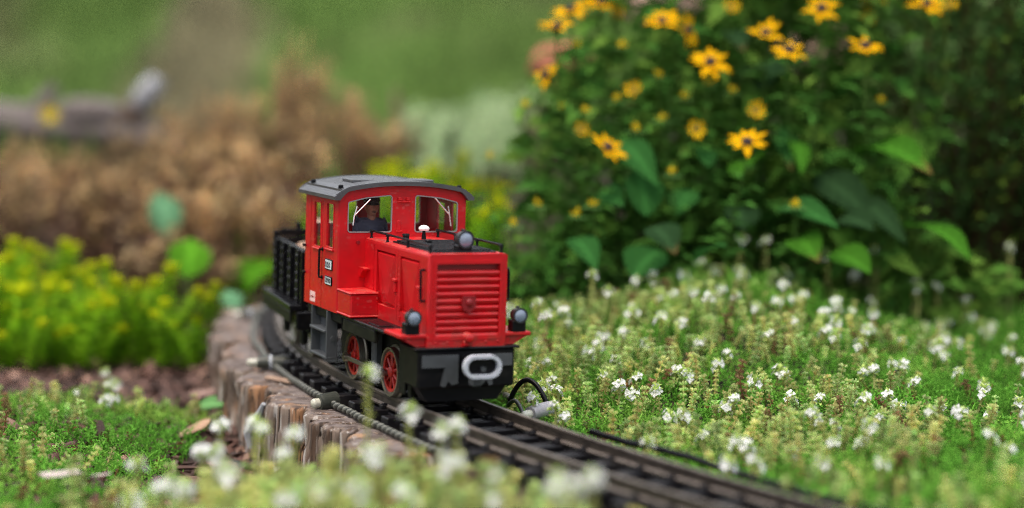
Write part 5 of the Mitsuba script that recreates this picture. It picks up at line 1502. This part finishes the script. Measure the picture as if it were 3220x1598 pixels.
where = ['far left at the top with a dark domed centre', 'below the top left flower, seen from its side', 'at the frame top left of middle, cut by the edge', 'half open beside the top left flowers', 'wide open with raised petals, top middle', 'turned sideways beside the wide open top flower', 'half closed at the top, facing the camera', 'upper of the overlapping pair', 'lower of the overlapping pair', 'high up with a large dark centre, cut by the frame top', 'flat and wide, farthest right with full petals', 'at the frame top right, cut by the edge',
         'small, tucked right of the top right flower', 'seven petalled, alone in the middle of the bush', 'tilted with petals folded, left of the middle', 'drooping at the left edge of the bush', 'closing, above the dark turned flower', 'turned right with a very dark centre, above the big leaf', 'nearest and sharpest, open above the broad leaves', 'closed, above the nearest flower', 'closed and round, left of the nearest flower', 'small closed one below the top right buds', 'tiny closed one at the frame top right']
PALE = [6, 3, 14, 16, 20, 19, 22, 21, 12]
for i, (x, y, z, az, tilt) in enumerate(DAISY):
    key = thing('black_eyed_flower', f'yellow orange daisy flower, {where[i]}', 'flower', 'yellow flowers on the bush')
    t, a = math.radians(tilt + (6 if i not in PALE else 0)), math.radians(az)
    nrm = np.array([math.sin(t) * math.sin(a), -math.sin(t) * math.cos(a), math.cos(t)])
    e1, e2, nn = frame_of(nrm)
    c = np.array([x, y, z])
    small = i in PALE
    r = 0.0090 if small else 0.0175
    r *= rng.uniform(0.82, 1.04)
    droop = rng.normal(0, 0.12)
    npet = 9 if small else int(rng.integers(9, 13))
    b = Bag()
    for k in range(npet):
        if not small and rng.random() < 0.09:
            continue
        g = k * 6.283 / npet + rng.normal(0, 0.09)
        o = math.cos(g) * e1 + math.sin(g) * e2
        lift = rng.normal(0.12, 0.17) + (0.75 if small else droop)
        dd = unit(o + nrm * lift)
        L = r * rng.uniform(0.82, 1.08)
        big_leaf(b, c + o * 0.002, c + o * 0.002 + dd * L, r * rng.uniform(0.33, 0.42), nrm, np.array([0.95, 0.50, 0.008]) * rng.uniform(0.85, 1.05) * ([1, 1, 1] if not small else [1.0, 1.15, 2]), rng, 0.06, 0.12, 6, 5, 1.0)
    b.put('petals', 'petal', key)
    cone = ball([0, 0, 0], 1, 3)
    cv = np.asarray(cone.vertices)
    cr_ = 0.0030 if small else 0.0047
    cone.vertices = c + (cv[:, 0:1] * e1 + cv[:, 1:2] * e2) * cr_ + nrm * (cv[:, 2:3] * cr_ * 0.85 + cr_ * 0.35) + (meshkit.noise(cv * 6) - 0.5)[:, None] * 0.0012
    cc = (0.16, 0.13, 0.02) if small else (0.018, 0.008, 0.009)
    put('centre', (np.asarray(cone.vertices), np.asarray(cone.faces)), 'tinted', key, color=np.tile(cc, (len(cv), 1)))
    b = Bag()
    gx_, gy_ = x + rng.normal(0, 0.02), y + rng.uniform(0.0, 0.05)
    ribbon(b, np.array([c - nrm * 0.001, c - nrm * 0.010 - [0, 0, 0.012], [0.5 * (x + gx_), 0.5 * (y + gy_) + 0.008, z * 0.5 + 0.01], [gx_, gy_, float(ground(gx_, gy_))]]), 0.0010, (0.08, 0.16, 0.035), 5)
    stem_leaves(b, c - nrm * 0.010 - [0, 0, 0.012], [gx_, gy_, float(ground(gx_, gy_))], rng)
    for k in range(7):
        g = k * 0.9
        o = math.cos(g) * e1 + math.sin(g) * e2
        leaves(b, c - nrm * 0.0015, o - nrm * 0.35, nrm, 0.008, 0.003, (0.12, 0.24, 0.06))
    b.put('stem', parent=key)
for i, (x, y, z) in enumerate(BUD):
    key = thing('flower_bud', f"small round yellow bud on the bush, {'low' if z < 0.13 else 'halfway up' if z < 0.2 else 'high up'} {'at its left edge' if x < 0.13 else 'left of its middle' if x < 0.22 else 'right of its middle'}", 'flower bud', 'yellow green buds on the bush')
    b = Bag()
    c = np.array([x, y, z])
    for k in range(14):
        g, el = k * 2.4, rng.uniform(0.3, 1.4)
        o = np.array([math.cos(g) * math.cos(el), math.sin(g) * math.cos(el), math.sin(el)])
        leaves(b, c, o, [0, 0, 1], rng.uniform(0.006, 0.0085), 0.0038, np.array([0.80, 0.62, 0.04]) * rng.uniform(0.75, 1.1), -0.15, 0.1)
    b.put('petals', 'petal', key)
    b = Bag()
    ribbon(b, [c - [0, 0, 0.001], c + [0.004, 0.01, -0.04], [x + 0.006, y + 0.025, float(ground(x, y + 0.025))]], 0.0009, (0.08, 0.16, 0.035), 5)
    stem_leaves(b, c + [0.004, 0.01, -0.03], [x + 0.006, y + 0.025, float(ground(x, y + 0.025))], rng)
    for k in range(8):
        g = k * 0.785
        leaves(b, c - [0, 0, 0.0015], [math.cos(g), math.sin(g), 0.15], [0, 0, 1], rng.uniform(0.009, 0.013), 0.004, np.array([0.14, 0.30, 0.09]) * rng.uniform(0.8, 1.2))
    b.put('stem', parent=key)

# ------------------------------------------------------------------ dark small leaved shrub at the right
rng = np.random.default_rng(121)
shrub = thing('small_leaved_shrub', 'dark shrub with tiny leaves on arching reddish twigs at the right edge', 'shrub')
bl, bt = Bag(), Bag()
for k in range(400):
    x0, y0 = rng.uniform(0.47, 0.95), rng.uniform(0.50, 0.95)
    h = rng.uniform(0.12, 0.52)
    dx, dy = rng.uniform(-0.12, 0.06), rng.uniform(-0.20, 0.03)
    t = np.linspace(0, 1, 12)
    p = np.stack([x0 + dx * t ** 1.2, y0 + dy * t ** 1.2, float(ground(x0, y0)) + h * np.sin(t * 2.0) / 0.91], 1)
    p = p[(p[:, 1] > 0.36)]
    if len(p) < 4:
        continue
    ribbon(bt, p, 0.0008, np.array([0.075, 0.036, 0.022]) * rng.uniform(0.6, 1.3), 4)
    m_ = 84
    q = rng.uniform(0.1, 1, m_) * (len(p) - 1)
    c = np.stack([np.interp(q, np.arange(len(p)), p[:, j]) for j in range(3)], 1) + rng.normal(0, 0.009, (m_, 3))
    o = rng.normal(0, 1, (m_, 3)) * [1, 1, 0.6]
    col = np.array([0.050, 0.125, 0.034]) * rng.uniform(0.4, 1.8, (m_, 1))
    li = rng.random(m_) < 0.20
    col[li] = np.array([0.16, 0.27, 0.04]) * rng.uniform(0.7, 1.2, (li.sum(), 1))
    L = rng.uniform(0.007, 0.012, m_)
    leaves(bl, c, o, np.array([[0, 0, 1.0]]) + rng.normal(0, 0.3, (m_, 3)), L, L * 0.6, col, 0.15, 0.15)
tag(bt.put('twigs', parent=shrub), kind='stuff')
tag(bl.put('leaves', parent=shrub), kind='stuff')
# hedge behind bush and shrub
hedge = thing('hedge', 'deep green hedge closing the view behind the flower bush and shrub', 'hedge')
b = Bag()
n = 12000
x = rng.uniform(0.16, 1.6, n)
y = rng.uniform(0.92, 1.6, n)
z = rng.uniform(-0.02, 0.80, n)
keep = x > 0.17 + 0.05 * np.sin(z * 30) + 0.1 * (y - 0.95)
x, y, z = x[keep], y[keep], z[keep]
n = len(x)
L = rng.uniform(0.025, 0.05, n)
leaves(b, np.stack([x, y, z], 1), rng.normal(0, 1, (n, 3)), np.array([[0, -0.3, 1.0]]) + rng.normal(0, 0.4, (n, 3)), L, L * 0.55, np.array([0.045, 0.115, 0.030]) * rng.uniform(0.4, 1.5, (n, 1)), 0.2, 0.15)
tag(b.put('leaves', parent=hedge), kind='stuff')

# ------------------------------------------------------------------ grass on the bank
rng = np.random.default_rng(131)
n = 60000
y = 1.5 + 3.6 * rng.random(n) ** 0.8
x = rng.uniform(-1, 1, n) * (0.40 + 0.30 * y) + 0.02
kp = (x < 0.75) & ~((x > 0.14) & (y < 2.2)) & ~((x > -0.14) & (y < 2.02))
x, y = x[kp], y[kp]
n = len(x)
z = ground(x, y)
q = 0.36 * meshkit.fbm(np.stack([x * 3.2, y * 1.6, 0 * x], 1), 3) + 0.24 + 0.30 * np.exp(-((x + 0.22 + 0.13 * y) / 0.10) ** 2) + 0.10 * ss(3.0, 3.7, y) + 0.12 * np.exp(-((x + 0.98) / 0.15) ** 2)
q2 = meshkit.fbm(np.stack([x * 5 + 9, y * 2.2, 0 * x + 4], 1), 2)
w1 = ss(0.46, 0.62, q)[:, None]
col = np.array([0.150, 0.245, 0.066]) * (1 - w1) + np.array([0.265, 0.24, 0.145]) * w1
col = col * (0.35 + 1.3 * q2[:, None]) * rng.uniform(0.7, 1.3, (n, 1))
b = Bag()
lean = rng.normal(0, 0.4, (n, 2))
leaves(b, np.stack([x, y, z - 0.004], 1), np.stack([lean[:, 0], lean[:, 1], np.ones(n)], 1), np.stack([rng.normal(0, 1, n), rng.normal(-1, 1, n), 0 * x], 1), rng.uniform(0.04, 0.11, n), rng.uniform(0.006, 0.011, n), col, 0.2, 0.1, 0.35)
tag(b.put('meadow_grass'), 'soft green and straw coloured grass covering the bank behind', 'grass', kind='stuff')
tag('garden_ground', None, 'ground')
